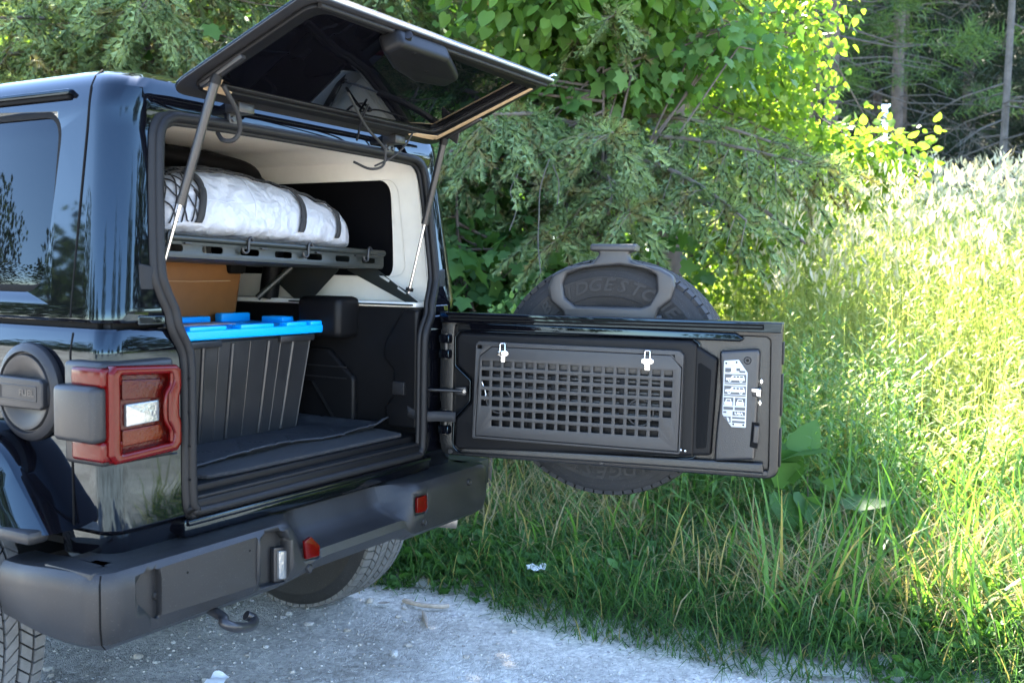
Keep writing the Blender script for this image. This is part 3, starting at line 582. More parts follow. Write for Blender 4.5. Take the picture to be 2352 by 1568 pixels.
for k, z in enumerate(np.linspace(zb_ + .01, zt - .045, 9)): box('slat', .185 + .01 * (k % 2), .765, z, z + .009, .0265, .034, DARK if k % 2 else MOLLE, gate, .001, fr=GATE)
for u in (.30, .40, .52, .63): box('stiffener', u, u + .022, zb_ - .01, zt - .03, .0265, .036, TRIM, gate, .001, fr=GATE)
for u, z in ((.222, .905), (.700, .892)):
    tube('cable_ring', [GATE @ Vector((u + .042 * math.cos(t), z + .042 * math.sin(t), .040)) for t in np.linspace(0, 6.283, 30)[:-1]], .0035, MOLLE, gate, cyc=True, res=2)
tube('white_cord', [GATE @ Vector((*gpx(a, b, .045), .045)) for a, b in ((1105, 873), (1109, 882), (1113, 892), (1116, 905), (1113, 918))], .0016, PAPER, gate, res=2)
for px, py in ((1155.5, 812), (1487.5, 830)):
    x, z = gpx(px, py, WM); fr = GATE @ Matrix.Translation((x, z, WM + .002))
    la = plate('toggle_latch', rnd([(-.008, -.028), (.008, -.028), (.008, -.010), (.019, -.004), (.019, .006), (.012, .010), (-.012, .010), (-.019, .006), (-.019, -.004), (-.008, -.010)], .003), ZINC, gate, fr, .004, 0, bev=.001)
    tube('latch_bail', [fr @ Vector(q) for q in ((-.0085, .005, .006), (-.0085, .030, .004), (-.006, .034, .003), (.006, .034, .003), (.0085, .030, .004), (.0085, .005, .006))], .0018, ZINC, gate, res=2)
    box('latch_lever', -.008, .008, -.006, .010, .004, .008, ZINC, gate, .002, fr=fr)
    for a in (-.0145, .0145): lathe('latch_rivet', [(.0001, .0055), (.0025, .005), (.0025, .003)], fr @ Matrix.Translation((a, .002, 0)), SATIN, gate, 10)
    box('latch_keeper', -.014, .014, .031, .038, -.001, .003, SATIN, gate, .001, fr=fr)
for px, py in ((1563, 1034), (1573, 1036)):
    x, z = gpx(px, py, WM); lathe('pivot_rivet', [(.0001, .003), (.003, .002), (.0035, 0)], GATE @ Matrix.Translation((x, z, WM - .006)), ZINC, gate, 12)
# hinges, check strap, fabric strap
for z0 in (1.035, .775):
    for dz in (0, .052): box('gate_hinge', .575, .612, -.062, -.018, z0 + dz, z0 + dz + .030, PAINT, car, .006)
    tube('hinge_pin', [(.593, -.040, z0 - .002), (.593, -.040, z0 + .084)], .010, SATIN, car)
    box('hinge_leaf', -.03, .05, z0 + .008, z0 + .074, -.050, -.030, PAINT, gate, .005, fr=GATE)
A = un(915, 889, (1, 0, 0), .515); B = GATE @ Vector((*gpx(1066, 898, .012), .012))
st = tube('check_strap', [Vector(A), Vector(A) * .5 + B * .5 + Vector((0, 0, -.002)), B], .0055, SATIN, car, res=2)
box('strap_socket', .505, .517, A[1] - .03, A[1] + .02, A[2] - .025, A[2] + .02, SATIN, car, .003)
plate('strap_foot', rnd([(-.028, -.012), (.010, -.016), (.016, 0), (.010, .016), (-.028, .012)], .005), SATIN, gate, GATE @ Matrix.Translation((*gpx(1064, 898, .008), .003)), .010, bev=.003)
lathe('strap_bolt', [(.0001, .016), (.006, .016), (.007, .010)], GATE @ Matrix.Translation((*gpx(1069, 898, .008), .003)), STEEL, gate, 12)
A = un(935, 943, (1, 0, 0), .513); B = GATE @ Vector((*gpx(1046, 958, .022), .022)); cvs = smooth_path([Vector(A), Vector(A) * .75 + B * .25 + Vector((-.01, -.01, -.012)), Vector(A) * .4 + B * .6 + Vector((0, 0, -.006)), B], 5)
v = []
for p in cvs: v += [p + Vector((0, 0, .017)), p + Vector((0, 0, -.017))]
o = mk('limit_strap', v, [(2 * i, 2 * i + 1, 2 * i + 3, 2 * i + 2) for i in range(len(cvs) - 1)], WEB, car, 60); q = o.modifiers.new('s', 'SOLIDIFY'); q.thickness = .004; boolean(o, [], False)
# --- spare wheel on the gate's outer side
SF = GATE @ Matrix.Translation((.548, .978, -.255)) @ Matrix.Rotation(.4, 4, 'Z')
sp = ob('spare_wheel', TY.copy(), car); sp.data.transform(SF); sp.data.materials[1] = RUBBER; r = ob('rim', RM.copy(), sp); r.data.transform(GATE @ Matrix.Translation((.548, .978, -.255)) @ Matrix.Rotation(math.pi, 4, 'X'))
LETR = mat('sidewall_lettering_rubber', (.0115, .0115, .012), .6, ior=1.4)
SFT = GATE @ Matrix.Translation((.548, .978, -.255))
for i, ch in enumerate('BRIDGESTONE'):
    a = rad(90) - (i - 5) * rad(8.6)
    text('sidewall_lettering', ch, .058, SFT @ Matrix.Rotation(a - rad(90), 4, 'Z') @ Matrix.Translation((0, .315, .1325)), LETR, sp, .0018, bold=.0014, sx=1.15, shear=.25)
for i, ch in enumerate('BRIDGESTONE'):
    a = rad(-90) - (i - 5) * rad(8.6)
    text('sidewall_lettering', ch, .058, SFT @ Matrix.Rotation(a - rad(90), 4, 'Z') @ Matrix.Translation((0, .315, .1325)), LETR, sp, .0018, bold=.0014, sx=1.15, shear=.25)
for r_ in (.278, .366): tube('sidewall_ring', [SFT @ Vector((r_ * math.cos(t), r_ * math.sin(t), .1325 - (.006 if r_ > .3 else .004))) for t in np.linspace(0, 6.283, 80)[:-1]], .0015, RUBBER, sp, cyc=True, res=1)
box('spare_mount', .40, .75, .80, 1.15, -.14, -.07, SATIN, gate, .02, fr=GATE)
# brake-lamp bracket above the spare
WB = -.105
bo = gp([(1357, 560), (1460, 560), (1461, 577), (1441, 580), (1447, 598), (1462, 604), (1515, 616), (1546, 634), (1549, 660), (1540, 690), (1512, 712), (1502, 742), (1298, 742), (1292, 716), (1262, 690), (1258, 660), (1268, 630), (1300, 614), (1360, 603), (1378, 580), (1358, 577)], WB)
bh = gp([(1292, 652), (1300, 630), (1340, 616), (1420, 609), (1480, 617), (1506, 632), (1508, 668), (1490, 700), (1470, 706), (1320, 702), (1296, 682)], WB)
bh2 = gp([(1325, 719), (1480, 722), (1486, 760), (1318, 760)], WB)
bo2 = [(u, max(z, 1.10)) for u, z in bo]
BRKM = mat('bracket_plastic', (.026, .026, .027), .42, ior=1.45, bump=.08, bs=800)
br = plate('lamp_bracket', rnd(bo, [.004, .004, .003, .012, .015, .01, .03, .03, .02, .03, .02, .01, .01, .02, .03, .02, .03, .03, .012, .012, .003]), BRKM, gate, GATE, .05, WB - .05, holes=[rnd(bh, .012)], bev=.010, bres=3)
plate('bracket_leg', rnd([(.40, .99), (.74, .99), (.735, 1.2), (.70, 1.195), (.69, 1.165), (.45, 1.16), (.44, 1.19), (.405, 1.19)], .01), BRKM, gate, GATE, .04, WB - .048, bev=.008)
tp = gp([(1357, 561), (1460, 561), (1460, 577), (1357, 577)], WB); box('high_brake_lamp', min(p[0] for p in tp), max(p[0] for p in tp), tp[2][1], tp[0][1], WB - .075, WB + .012, BRKM, gate, .006, fr=GATE, seg=3)
# ------------------------------------------------------------------ lift glass
HL = rnd([(-.565, -.022), (.597, -.022), (.612, .45), (-.548, .465)], [.07, .07, .02, .05], 7)
lg = plate('lift_glass', HL, GLASS, car, HATCH, .006, -.008, bev=.002); lg['label'] = 'raised dark rear glass'
plate('glass_border', HL, SATIN, lg, HATCH, .003, -.0022, holes=[rnd(hp_ if False else [(-.475, .055), (.495, .055), (.53, .395), (-.462, .415)], [.04, .04, .02, .05], 7)], bev=.001)
plate('inner_border', rnd([(-.530, .018), (.562, .018), (.578, .425), (-.515, .44)], [.06, .06, .03, .05], 7), TRIM, lg, HATCH, .012, .0, holes=[rnd([(-.49, .045), (.508, .045), (.545, .40), (-.478, .42)], [.04, .04, .02, .05], 7)], bev=.004)
box('free_edge_trim', -.52, .60, .445, .464, -.010, .012, STEEL if False else SATIN, lg, .005, fr=HATCH)
TANB = mat('tan_band', (.34, .24, .14), .5)  # plain tan for the thin strips along the glass border
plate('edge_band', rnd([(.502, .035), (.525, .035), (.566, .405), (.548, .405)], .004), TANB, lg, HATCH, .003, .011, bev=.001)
plate('corner_patch', rnd([(.36, .028), (.51, .028), (.515, .055), (.40, .045)], .004), TANB, lg, HATCH, .003, .011, bev=.001)
plate('corner_patch', rnd([(-.50, .035), (-.41, .030), (-.41, .048), (-.465, .06), (-.48, .09), (-.50, .09)], .006), TANB, lg, HATCH, .003, .011, bev=.001)
box('edge_tab', .596, .622, .448, .476, -.012, -.006, ZINC, lg, .002, fr=HATCH)
tube('edge_gasket', [HATCH @ Vector((x, .440, .012)) for x in (-.50, 0, .59)], .007, SEAL, lg)
tube('edge_highlight', [HATCH @ Vector((x, .462, .004)) for x in (-.53, 0, .606)], .005, mat('highlight_grey', (.35, .36, .38), .35, metal=.8), lg)  # pale tube stands in for the highlight along the free edge
for s in (-1, 1):
    x = .02 + s * .535; box('strut_rail', x - .008, x + .008, .05, .20, .0, .020, SATIN, lg, .003, fr=HATCH)
    plate('strut_bracket', rnd([(.06, .012), (.115, .012), (.085, .052)], .004), SATIN, lg, frame(HO + np.array([x - .002, 0, 0]), HE, HN, (1, 0, 0)), .004, bev=.001)
q = [hpx(*p, .03) for p in ((886, 62), (1022, 98), (1024, 150), (1005, 178), (955, 160), (872, 120))]
mc = plate('wiper_motor_cover', rnd([(-.225, .455), (-.01, .455), (.125, .395), (.12, .34), (-.01, .325), (-.13, .35), (-.24, .40)], .02), TRIM, lg, HATCH, .055, .004, bev=.016, bres=3)
tube('cover_neck', [HATCH @ Vector((-.18, .43, .03)), HATCH @ Vector((-.195, .455, .02))], .02, TRIM, lg)
for px, py in ((952, 125), (980, 165)):
    x, s_ = hpx(px, py, .06); lathe('cover_screw', [(.0001, .001), (.005, .001), (.006, -.001)], HATCH @ Matrix.Translation((x, s_, .0595)), DARK, lg, 12)
tube('glass_reflection_line', smooth_path([HATCH @ Vector(p) for p in ((.06, .12, .006), (.11, .05, .010), (.15, .0, .02), (.17, -.03, .03))], 6), .0035, SATIN, lg)  # thin tube drawn in place of a reflection line on the glass
for s in (-1, 1):
    x = .02 + s * .34; box('glass_hinge', x - .028, x + .028, -.012, .045, 1.735, 1.765, SATIN, car, .005)
    box('hinge_foot', x - .022, x + .022, .030, .052, 1.705, 1.745, SATIN, car, .003)
    for a in (-.012, .012): lathe('hinge_bolt', [(.0001, .005), (.006, .005), (.008, 0)], REAR(.030) @ Matrix.Translation((x + a, 1.722, 0)), SATIN, car, 12)
# gas struts
def strut(A, B, f):
    A, B = Vector(A), Vector(B); M_ = A + (B - A) * f
    t = tube('gas_strut', [A, A + (B - A) * .03, M_ - (B - A) * .06, M_], .0115, SATIN, car, res=4, radii=[1, 1, 1, 1.0]); tube('strut_rod', [M_, B], .0048, STEEL, t, res=3)
    tube('strut_collar', [M_ - (B - A) * .035, M_ + (B - A) * .004], .0128, SATIN, t, res=4)
    for P in (A, B): tube('strut_socket', [P - (B - A) * .012, P + (B - A) * .03 * (1 if P is A else -1)], .0135, TRIM, t, res=4)
    return t
SLt = un(497, 178, (1, 0, 0), -.515); SLb = un(366, 640, (1, 0, 0), -.555); strut(SLt, SLb, .62)
SRt = un(1020, 322, (1, 0, 0), .555); SRb = un(939, 672, (1, 0, 0), .56); strut(SRt, SRb, .54)
dS = Vector(SLb) - Vector(SLt); 
# cables between roof and glass
yc = -.02
lo_ = [un(512, 196, (0, 1, 0), -.08), un(530, 228, (0, 1, 0), -.07), un(546, 262, (0, 1, 0), -.05), un(551, 300, (0, 1, 0), -.03), un(536, 322, (0, 1, 0), -.01), un(512, 322, (0, 1, 0), .02), un(500, 306, (0, 1, 0), .06)]
tube('wiring_loop', smooth_path(lo_, 6), .0060, WEB, car, res=3)
lo_ = [un(800, 215, (0, 1, 0), -.14), un(840, 290, (0, 1, 0), -.06), un(868, 322, (0, 1, 0), -.03), un(884, 345, (0, 1, 0), -.02), un(880, 380, (0, 1, 0), -.01), un(850, 388, (0, 1, 0), .02), un(812, 372, (0, 1, 0), .07)]
tube('wiring_loop', smooth_path(lo_, 6), .0042, WEB, car, res=3)
lo_ = [un(948, 306, (0, 1, 0), -.05), un(930, 335, (0, 1, 0), -.03), un(900, 362, (0, 1, 0), -.01), un(860, 382, (0, 1, 0), .03)]
tube('washer_hose', smooth_path(lo_, 6), .003, WEB, car, res=3)
# ------------------------------------------------------------------ front half, out of frame
box('door_body', -.755, .755, YF + .004, 2.9, .50, 1.185, PAINT, car, .05, seg=4)
box('cab_roof', -.67, .67, YF - .2, 2.75, 1.76, 1.822, PAINT, car, .03, seg=3)
mk('windscreen', [(-.68, 2.95, 1.19), (.68, 2.95, 1.19), (.62, 2.72, 1.78), (-.62, 2.72, 1.78)], [(0, 1, 2, 3)], GLASS, car)
for s in (-1, 1):
    for y0, y1 in ((.98, 1.86), (1.92, 2.82)):
        if y0 > 1.5: plate('door_glass', rnd([(-y1, 1.20), (-y0, 1.20), (-y0, 1.70), (-y1 + .12, 1.70)], .04), GLASS, car, SIDE(0) @ Matrix.Translation((0, 0, s * .70 - .004)), .008, bev=.001)
    tube('door_seam', [(s * .7635, 1.88, .55), (s * .7635, 1.88, 1.15)], .003, DARK, car, res=1)
    box('door_handle', min(s * .755, s * .79), max(s * .755, s * .79), 1.98, 2.12, 1.04, 1.07, PLAST, car, .008)
    box('door_mirror', min(s * .82, s * 1.0), max(s * .82, s * 1.0), 2.62, 2.72, 1.20, 1.40, PAINT, car, .03, seg=3)
    box('sill_rail', min(s * .66, s * .76), max(s * .66, s * .76), 1.2, 3.1, .48, .56, PLAST, car, .02)
    tube('head_lamp', [(s * .52, 4.10, 1.0), (s * .52, 4.16, 1.0)], .09, CLEAR, car, res=5)
box('engine_bonnet', -.62, .62, 2.9, 4.12, .80, 1.16, PAINT, car, .05, seg=4)
box('front_bumper', -.82, .82, 4.14, 4.34, .50, .68, PLAST, car, .03, seg=3)
for k in range(7): box('grille_bar', -.36 + k * .11, -.30 + k * .11, 4.11, 4.13, .84, 1.10, PLAST, car, .008)
# ================================================================== ground
FH = np.array([.8683, .4960]); RH = np.array([.4960, -.8683])
def CL(D, L): return CAM[0] + D * FH[0] + L * RH[0], CAM[1] + D * FH[1] + L * RH[1]
def vnoise(x, y, s=0):
    x = np.asarray(x, float); y = np.asarray(y, float); r = 0
    for k, (a, b, c) in enumerate(((1, .7, .3), (-.6, 1.1, 1.9), (1.7, -1.3, 4.1), (2.3, 2.1, .7), (-3.1, 1.9, 2.2))): r = r + np.sin(x * a + y * b + c + s) * np.sin(y * a * .8 - x * b * .6 + c * 2 + s) / (1 + k * .6)
    return r * .5
def gravel_mat():
    m, n, L, b, o = nodes('pale_limestone_gravel'); tc = n.new('ShaderNodeTexCoord')
    def N(s, d=8, r=.6): t = n.new('ShaderNodeTexNoise'); t.inputs['Scale'].default_value = s; t.inputs['Detail'].default_value = d; t.inputs['Roughness'].default_value = r; L.new(tc.outputs['Object'], t.inputs[0]); return t
    a = N(1.3, 6); c = N(26, 8, .7); v = n.new('ShaderNodeTexVoronoi'); v.inputs['Scale'].default_value = 75; L.new(tc.outputs['Object'], v.inputs[0]); v2 = n.new('ShaderNodeTexVoronoi'); v2.inputs['Scale'].default_value = 190; L.new(tc.outputs['Object'], v2.inputs[0])
    r = n.new('ShaderNodeValToRGB'); e = r.color_ramp.elements; e[0].position = .38; e[0].color = (.40, .365, .315, 1); e[1].position = .62; e[1].color = (.74, .695, .625, 1); L.new(a.outputs[0], r.inputs[0])
    r2 = n.new('ShaderNodeMapRange'); r2.inputs[1].default_value = .3; r2.inputs[2].default_value = .7; r2.inputs[3].default_value = .72; r2.inputs[4].default_value = 1.22; L.new(c.outputs[0], r2.inputs[0])
    x = n.new('ShaderNodeMix'); x.data_type = 'RGBA'; x.blend_type = 'MULTIPLY'; x.inputs[0].default_value = 1; L.new(r.outputs[0], x.inputs[6]); L.new(r2.outputs[0], x.inputs[7])
    hs = n.new('ShaderNodeSeparateColor'); L.new(v.outputs['Color'], hs.inputs[0]); r3 = n.new('ShaderNodeMapRange'); r3.inputs[3].default_value = .72; r3.inputs[4].default_value = 1.2; L.new(hs.outputs[0], r3.inputs[0])
    x2 = n.new('ShaderNodeMix'); x2.data_type = 'RGBA'; x2.blend_type = 'MULTIPLY'; x2.inputs[0].default_value = .75; L.new(x.outputs[2], x2.inputs[6]); L.new(r3.outputs[0], x2.inputs[7]); L.new(x2.outputs[2], b.inputs['Base Color'])
    b.inputs['Roughness'].default_value = .92; b.inputs['Specular IOR Level'].default_value = .2
    ad = n.new('ShaderNodeMath'); ad.operation = 'ADD'; L.new(v.outputs['Distance'], ad.inputs[0]); L.new(v2.outputs['Distance'], ad.inputs[1])
    ad2 = n.new('ShaderNodeMath'); ad2.operation = 'MULTIPLY_ADD'; L.new(c.outputs[0], ad2.inputs[0]); ad2.inputs[1].default_value = -1.5; L.new(ad.outputs[0], ad2.inputs[2])
    bp = n.new('ShaderNodeBump'); bp.invert = True; bp.inputs['Strength'].default_value = .8; bp.inputs['Distance'].default_value = .012; L.new(ad2.outputs[0], bp.inputs['Height']); L.new(bp.outputs[0], b.inputs['Normal'])
    return m
GRAVEL = gravel_mat()
def grid(name, xs, ys, zf, m, kind='structure', ang=180):
    X, Y = np.meshgrid(xs, ys); Zz = zf(X, Y); v = np.stack([X, Y, Zz], -1).reshape(-1, 3); nx, ny = len(xs), len(ys)
    f = [(j * nx + i, j * nx + i + 1, (j + 1) * nx + i + 1, (j + 1) * nx + i) for j in range(ny - 1) for i in range(nx - 1)]
    return tag(mk(name, v.tolist(), f, m, None, ang), kind=kind)
def spaced(a, b, n, p): t = np.linspace(-1, 1, n); t = np.sign(t) * np.abs(t) ** p; return a + (b - a) * (t + 1) / 2
gx = np.unique(np.concatenate([np.linspace(-400, -6, 12), np.linspace(-6, 3, 91), np.linspace(3, 400, 12)]))
gy = np.unique(np.concatenate([np.linspace(-400, -5, 12), np.linspace(-5, 5, 101), np.linspace(5, 400, 12)]))
def gz(X, Y): return np.where((np.abs(X) < 6) & (np.abs(Y) < 5), .010 * vnoise(X * 2.1, Y * 2.3) - .008, -.008)
grid('gravel_ground', gx, gy, gz, GRAVEL)
def edge_x(y): return 1.06 + .06 * np.sin(y * 3.1 + .6) + .04 * np.sin(y * 7.3) + .10 * np.clip(y - .4, 0, 1.2) + 2.6 * np.clip(-y - 2.15, 0, 3)
def vz(X, Y):
    d = X - edge_x(Y); z = -.03 + .07 * np.clip(d / .25, 0, 1) + .035 * np.clip(d - .2, 0, 3) + .13 * np.clip(d - 3.2, 0, 7) + .05 * np.clip(d - 10.2, 0, 5) + .05 * np.clip(d - 15, 0, 20) + .03 * np.clip(d, 0, 1) * vnoise(X * 1.3, Y * 1.4)
    return z
SOIL = mat('dark_soil_and_thatch', (.055, .050, .030), .95, var=.5, vs=14, bump=1., bs=60)
def edge_blend(m):   # washed-out gravel shows through the thin lower rim of the verge
    n, L = m.node_tree.nodes, m.node_tree.links; b = n['Principled BSDF']; g = n.new('ShaderNodeNewGeometry'); s = n.new('ShaderNodeSeparateXYZ'); L.new(g.outputs['Position'], s.inputs[0]); t = n.new('ShaderNodeTexNoise'); t.inputs['Scale'].default_value = 9; t.inputs['Detail'].default_value = 6; L.new(g.outputs['Position'], t.inputs[0])
    q = n.new('ShaderNodeMath'); q.operation = 'MULTIPLY_ADD'; L.new(t.outputs[0], q.inputs[0]); q.inputs[1].default_value = .09; L.new(s.outputs[2], q.inputs[2]); r = n.new('ShaderNodeMapRange'); r.inputs[1].default_value = .055; r.inputs[2].default_value = .075; L.new(q.outputs[0], r.inputs[0])
    x = n.new('ShaderNodeMix'); x.data_type = 'RGBA'; L.new(r.outputs[0], x.inputs[0]); x.inputs[6].default_value = (.44, .42, .38, 1); L.new(b.inputs['Base Color'].links[0].from_socket, x.inputs[7]); L.new(x.outputs[2], b.inputs['Base Color'])
edge_blend(SOIL)
vx = np.concatenate([np.linspace(.86, 3, 70), np.linspace(3.1, 12, 40), np.linspace(13, 120, 18)])
vy = np.concatenate([np.linspace(-90, -8, 14), np.linspace(-7.8, 9, 130), np.linspace(10, 100, 14)])
grid('grass_verge', vx, vy, vz, SOIL)
# ------------------------------------------------------------------ fast mesh builders
def bigmesh(name, V, F, m, par=None, smooth=True):
    me = bpy.data.meshes.new(name); V = np.asarray(V, np.float32).reshape(-1, 3); F = np.asarray(F, np.int32); n, k = F.shape
    me.vertices.add(len(V)); me.vertices.foreach_set('co', V.ravel()); me.loops.add(n * k); me.loops.foreach_set('vertex_index', F.ravel())
    me.polygons.add(n); me.polygons.foreach_set('loop_start', np.arange(n, dtype=np.int32) * k); me.update(calc_edges=True)
    me.materials.append(m)
    if smooth: me.shade_smooth()
    return ob(name, me, par)
def blades(base, az, length, lean0, curl, width, rows=4, twist=0., tip=.12, belly=.0):
    """curved strips: base (N,3), heading, length, first angle from vertical, added angle, width"""
    N = len(base); T = np.linspace(0, 1, rows); P = np.zeros((N, rows, 3)); cur = np.array(base, float)
    hx, hy = np.cos(az), np.sin(az); P[:, 0] = cur
    for i in range(1, rows):
        th = lean0 + curl * (T[i] + T[i - 1]) / 2; dl = length * (T[i] - T[i - 1])
        cur = cur + np.stack([np.sin(th) * hx * dl, np.sin(th) * hy * dl, np.cos(th) * dl], -1); P[:, i] = cur
    sx = np.stack([-hy, hx, np.zeros(N)], -1)
    if np.any(twist): c, s = np.cos(twist), np.sin(twist); th = lean0 + curl * .4; up = np.stack([-np.cos(th) * hx, -np.cos(th) * hy, np.sin(th)], -1); sx = sx * np.reshape(c, (-1, 1)) + up * np.reshape(s, (-1, 1))
    prof = np.array([1 - (1 - tip) * t ** 1.6 if not belly else max(tip, math.sin(math.pi * (.08 + .9 * t)) * 1.0) for t in T])
    w = (np.reshape(width, (-1, 1)) * prof[None])[..., None] * .5
    V = np.stack([P - sx[:, None] * w, P + sx[:, None] * w], 2).reshape(N, rows * 2, 3)
    b = (np.arange(N) * rows * 2)[:, None]; q = np.concatenate([b + np.array([[2 * i, 2 * i + 1, 2 * i + 3, 2 * i + 2]]) for i in range(rows - 1)], 0)
    return V.reshape(-1, 3), q
def merge(parts):
    Vs, Fs, o = [], [], 0
    for V, F in parts: Vs.append(V); Fs.append(F + o); o += len(V)
    return np.concatenate(Vs), np.concatenate(Fs)
def basis(d, roll):
    d = d / np.linalg.norm(d, axis=1, keepdims=True); ref = np.where(np.abs(d[:, 2:3]) > .95, np.array([[1., 0, 0]]), np.array([[0, 0, 1.]]))
    a = np.cross(d, ref); a /= np.linalg.norm(a, axis=1, keepdims=True); b = np.cross(a, d); c, s = np.cos(roll)[:, None], np.sin(roll)[:, None]
    x = a * c + b * s; z = np.cross(x, d); return np.stack([x, d, z], 2)      # columns x, y(dir), z
def scatter(tv, tf, pos, R, sc):
    tv = np.asarray(tv, float); tf = np.asarray(tf); N = len(pos); k = len(tv)
    V = np.einsum('nij,kj->nki', R, tv) * np.reshape(sc, (-1, 1, 1)) + pos[:, None]
    F = (tf[None] + (np.arange(N) * k)[:, None, None]).reshape(-1, tf.shape[1]); return V.reshape(-1, 3), F
# ------------------------------------------------------------------ stones, twigs, litter on the gravel
def stone_mesh(seed):
    r = random.Random(seed); b = bmesh.new(); bmesh.ops.create_icosphere(b, subdivisions=1, radius=1)
    s = (1, r.uniform(.6, .95), r.uniform(.4, .7))
    for v in b.verts: k = r.uniform(.78, 1.12); v.co = (v.co.x * s[0] * k, v.co.y * s[1] * k, v.co.z * s[2] * k)
    me = bpy.data.meshes.new('stone'); b.to_mesh(me); b.free(); return me
STM = [mat('limestone_%d' % i, c, .9, var=.2, vs=60, bump=.5, bs=150) for i, c in enumerate(((.40, .39, .37), (.30, .29, .28), (.34, .31, .27)))]
SME = []
for i in range(9): me = stone_mesh(i); fin(me, STM[i % 3], 50); SME.append(me)
px_spots = [(500, 1560, 30), (430, 1290 + 130, 12)]
stones = []
for k in range(150):
    for _ in range(50):
        x, y = random.uniform(-1.1, 1.0), random.uniform(-1.9, 1.6)
        q = np.array([x, y, 0]) - CAM; D = q @ FW
        if D > 1.5 and abs(q @ RT / D) < .51 and -q @ UP / D < .345 and x < edge_x(y) - .03 and not (abs(abs(x) - .8) < .17 and abs(y - AX) < .2): break
    s = (.0065 + .011 * random.random() ** 1.6) if k > 12 else random.uniform(.020, .027)
    o = bpy.data.objects.new('stone', SME[k % 9]); COL.objects.link(o); o.location = (x, y, gz(np.array(x), np.array(y)) + s * .22); o.scale = (s, s, s); o.rotation_euler = (random.uniform(-.2, .2), random.uniform(-.2, .2), random.uniform(0, 6.28))
    big = s >= .02
    tag(o, 'larger pale rounded stone lying loose on the gravel' if big else 'small pale pebble lying loose on the gravel', 'stone', 'larger loose stones' if big else 'small loose pebbles')
tv = np.array([v.co[:] for v in SME[0].vertices]); tf = np.array([p.vertices[:] for p in SME[0].polygons])
N = 18000; x = rng.uniform(-2.2, 1.15, N); y = rng.uniform(-2.6, 2.6, N); keep = (x < edge_x(y) + .02); x, y = x[keep], y[keep]; N = len(x)
dens = vnoise(x * 2.7, y * 2.2, 2) + rng.normal(0, .35, N); keep = dens > -.25; x, y = x[keep], y[keep]; N = len(x)
s = .0024 + .0060 * rng.random(N) ** 3.0; d = rng.normal(0, 1, (N, 3)); d[:, 2] *= .2
V, F = scatter(tv, tf, np.stack([x, y, gz(x, y) + s * .2], -1), basis(d, rng.uniform(0, .4, N)), s)
GSTM = leafmat('loose_grit', (.24, .225, .20), (.48, .455, .41), trans=0, rough=.9)
tag(bigmesh('loose_grit', V, F, GSTM, None, False), 'loose grit and chips scattered over the gravel', 'grit', kind='stuff')
gp3 = lambda px, py, z=0: Vector(un(px, py, (0, 0, 1), z))
tag(tube('fallen_stick', smooth_path([gp3(928, 1378, .012), gp3(965, 1388, .014), gp3(1010, 1392, .012), gp3(1030, 1390, .010)], 4), .010, WOODM, None, radii=[1, 1, 1] + [.9] * 10), 'long weathered stick lying where gravel meets grass', 'stick')
tag(tube('wood_splinter', [gp3(972, 1404, .008), gp3(976, 1418, .008), gp3(982, 1440, .006)], .009, WOODM, None, radii=[.7, 1.1, .4]), 'short grey wood splinter on gravel near the verge', 'stick')
def paper(px, py, z, w, label, rot):
    v = []; n = 7; m = 5
    for j in range(m):
        for i in range(n): v.append(((i / (n - 1) - .5) * w, (j / (m - 1) - .5) * w * .5, .006 * math.sin(i * 1.9 + j) + .012 * abs(i / (n - 1) - .55)))
    fr = Matrix.Translation(gp3(px, py, z)) @ Matrix.Rotation(rot, 4, 'Z') @ Matrix.Rotation(.25, 4, 'X')
    o = mk('paper_scrap', v, [(j * n + i, j * n + i + 1, (j + 1) * n + i + 1, (j + 1) * n + i) for j in range(m - 1) for i in range(n - 1)], PAPER, None, 60, fr); tag(o, label, 'litter')
paper(1232, 1303, .12, .085, 'crumpled white paper scrap lying in the grass verge', -.9)
paper(496, 1563, .012, .10, 'torn white paper scrap lying on the bare gravel', .4)
def dead_leaf(px, py, z, s, label):
    v = [(0, -1, 0), (.5, -.3, .12), (.45, .4, .1), (0, 1, .2), (-.45, .4, .15), (-.5, -.3, .1), (0, 0, -.02)]; fr = Matrix.Translation(gp3(px, py, z)) @ Matrix.Rotation(random.uniform(0, 6), 4, 'Z') @ Matrix.Diagonal((s, s, s, 1))
    tag(mk('dead_leaf', v, [(i, (i + 1) % 6, 6) for i in range(6)], WOODM, None, 60, fr), label, 'leaf')
dead_leaf(880, 1385, .012, .03, 'curled brown dead leaf on the gravel beside the right rear tyre')
# ------------------------------------------------------------------ grasses
GR = leafmat('verge_grass', (.030, .080, .026), (.090, .18, .062), .40, .42, dry=(.32, .25, .12), dryf=.07)
GRD = leafmat('straw_grass', (.26, .20, .10), (.42, .34, .19), .35, .6)
GRL = leafmat('broad_grass', (.05, .12, .03), (.13, .24, .06), .45, .38, dry=(.36, .28, .12), dryf=.05)
FIELD = leafmat('pale_meadow_grass', (.19, .26, .075), (.42, .44, .18), .5, .5, tcol=(1.25, 1.3, .68))
GOLD = leafmat('goldenrod_leaf', (.07, .15, .045), (.17, .27, .09), .45, .45)
def spots(n, xa, xb, ya, yb, f):
    x = rng.uniform(xa, xb, n); y = rng.uniform(ya, yb, n); k = f(x, y); return x[k], y[k]
def DL(x, y): dx, dy = x - CAM[0], y - CAM[1]; return dx * FH[0] + dy * FH[1], dx * RH[0] + dy * RH[1]
def inview(x, y, m=.12): D, L = DL(x, y); return (np.abs(L) < D * (.50 + m)) & (D > .8)
parts = []
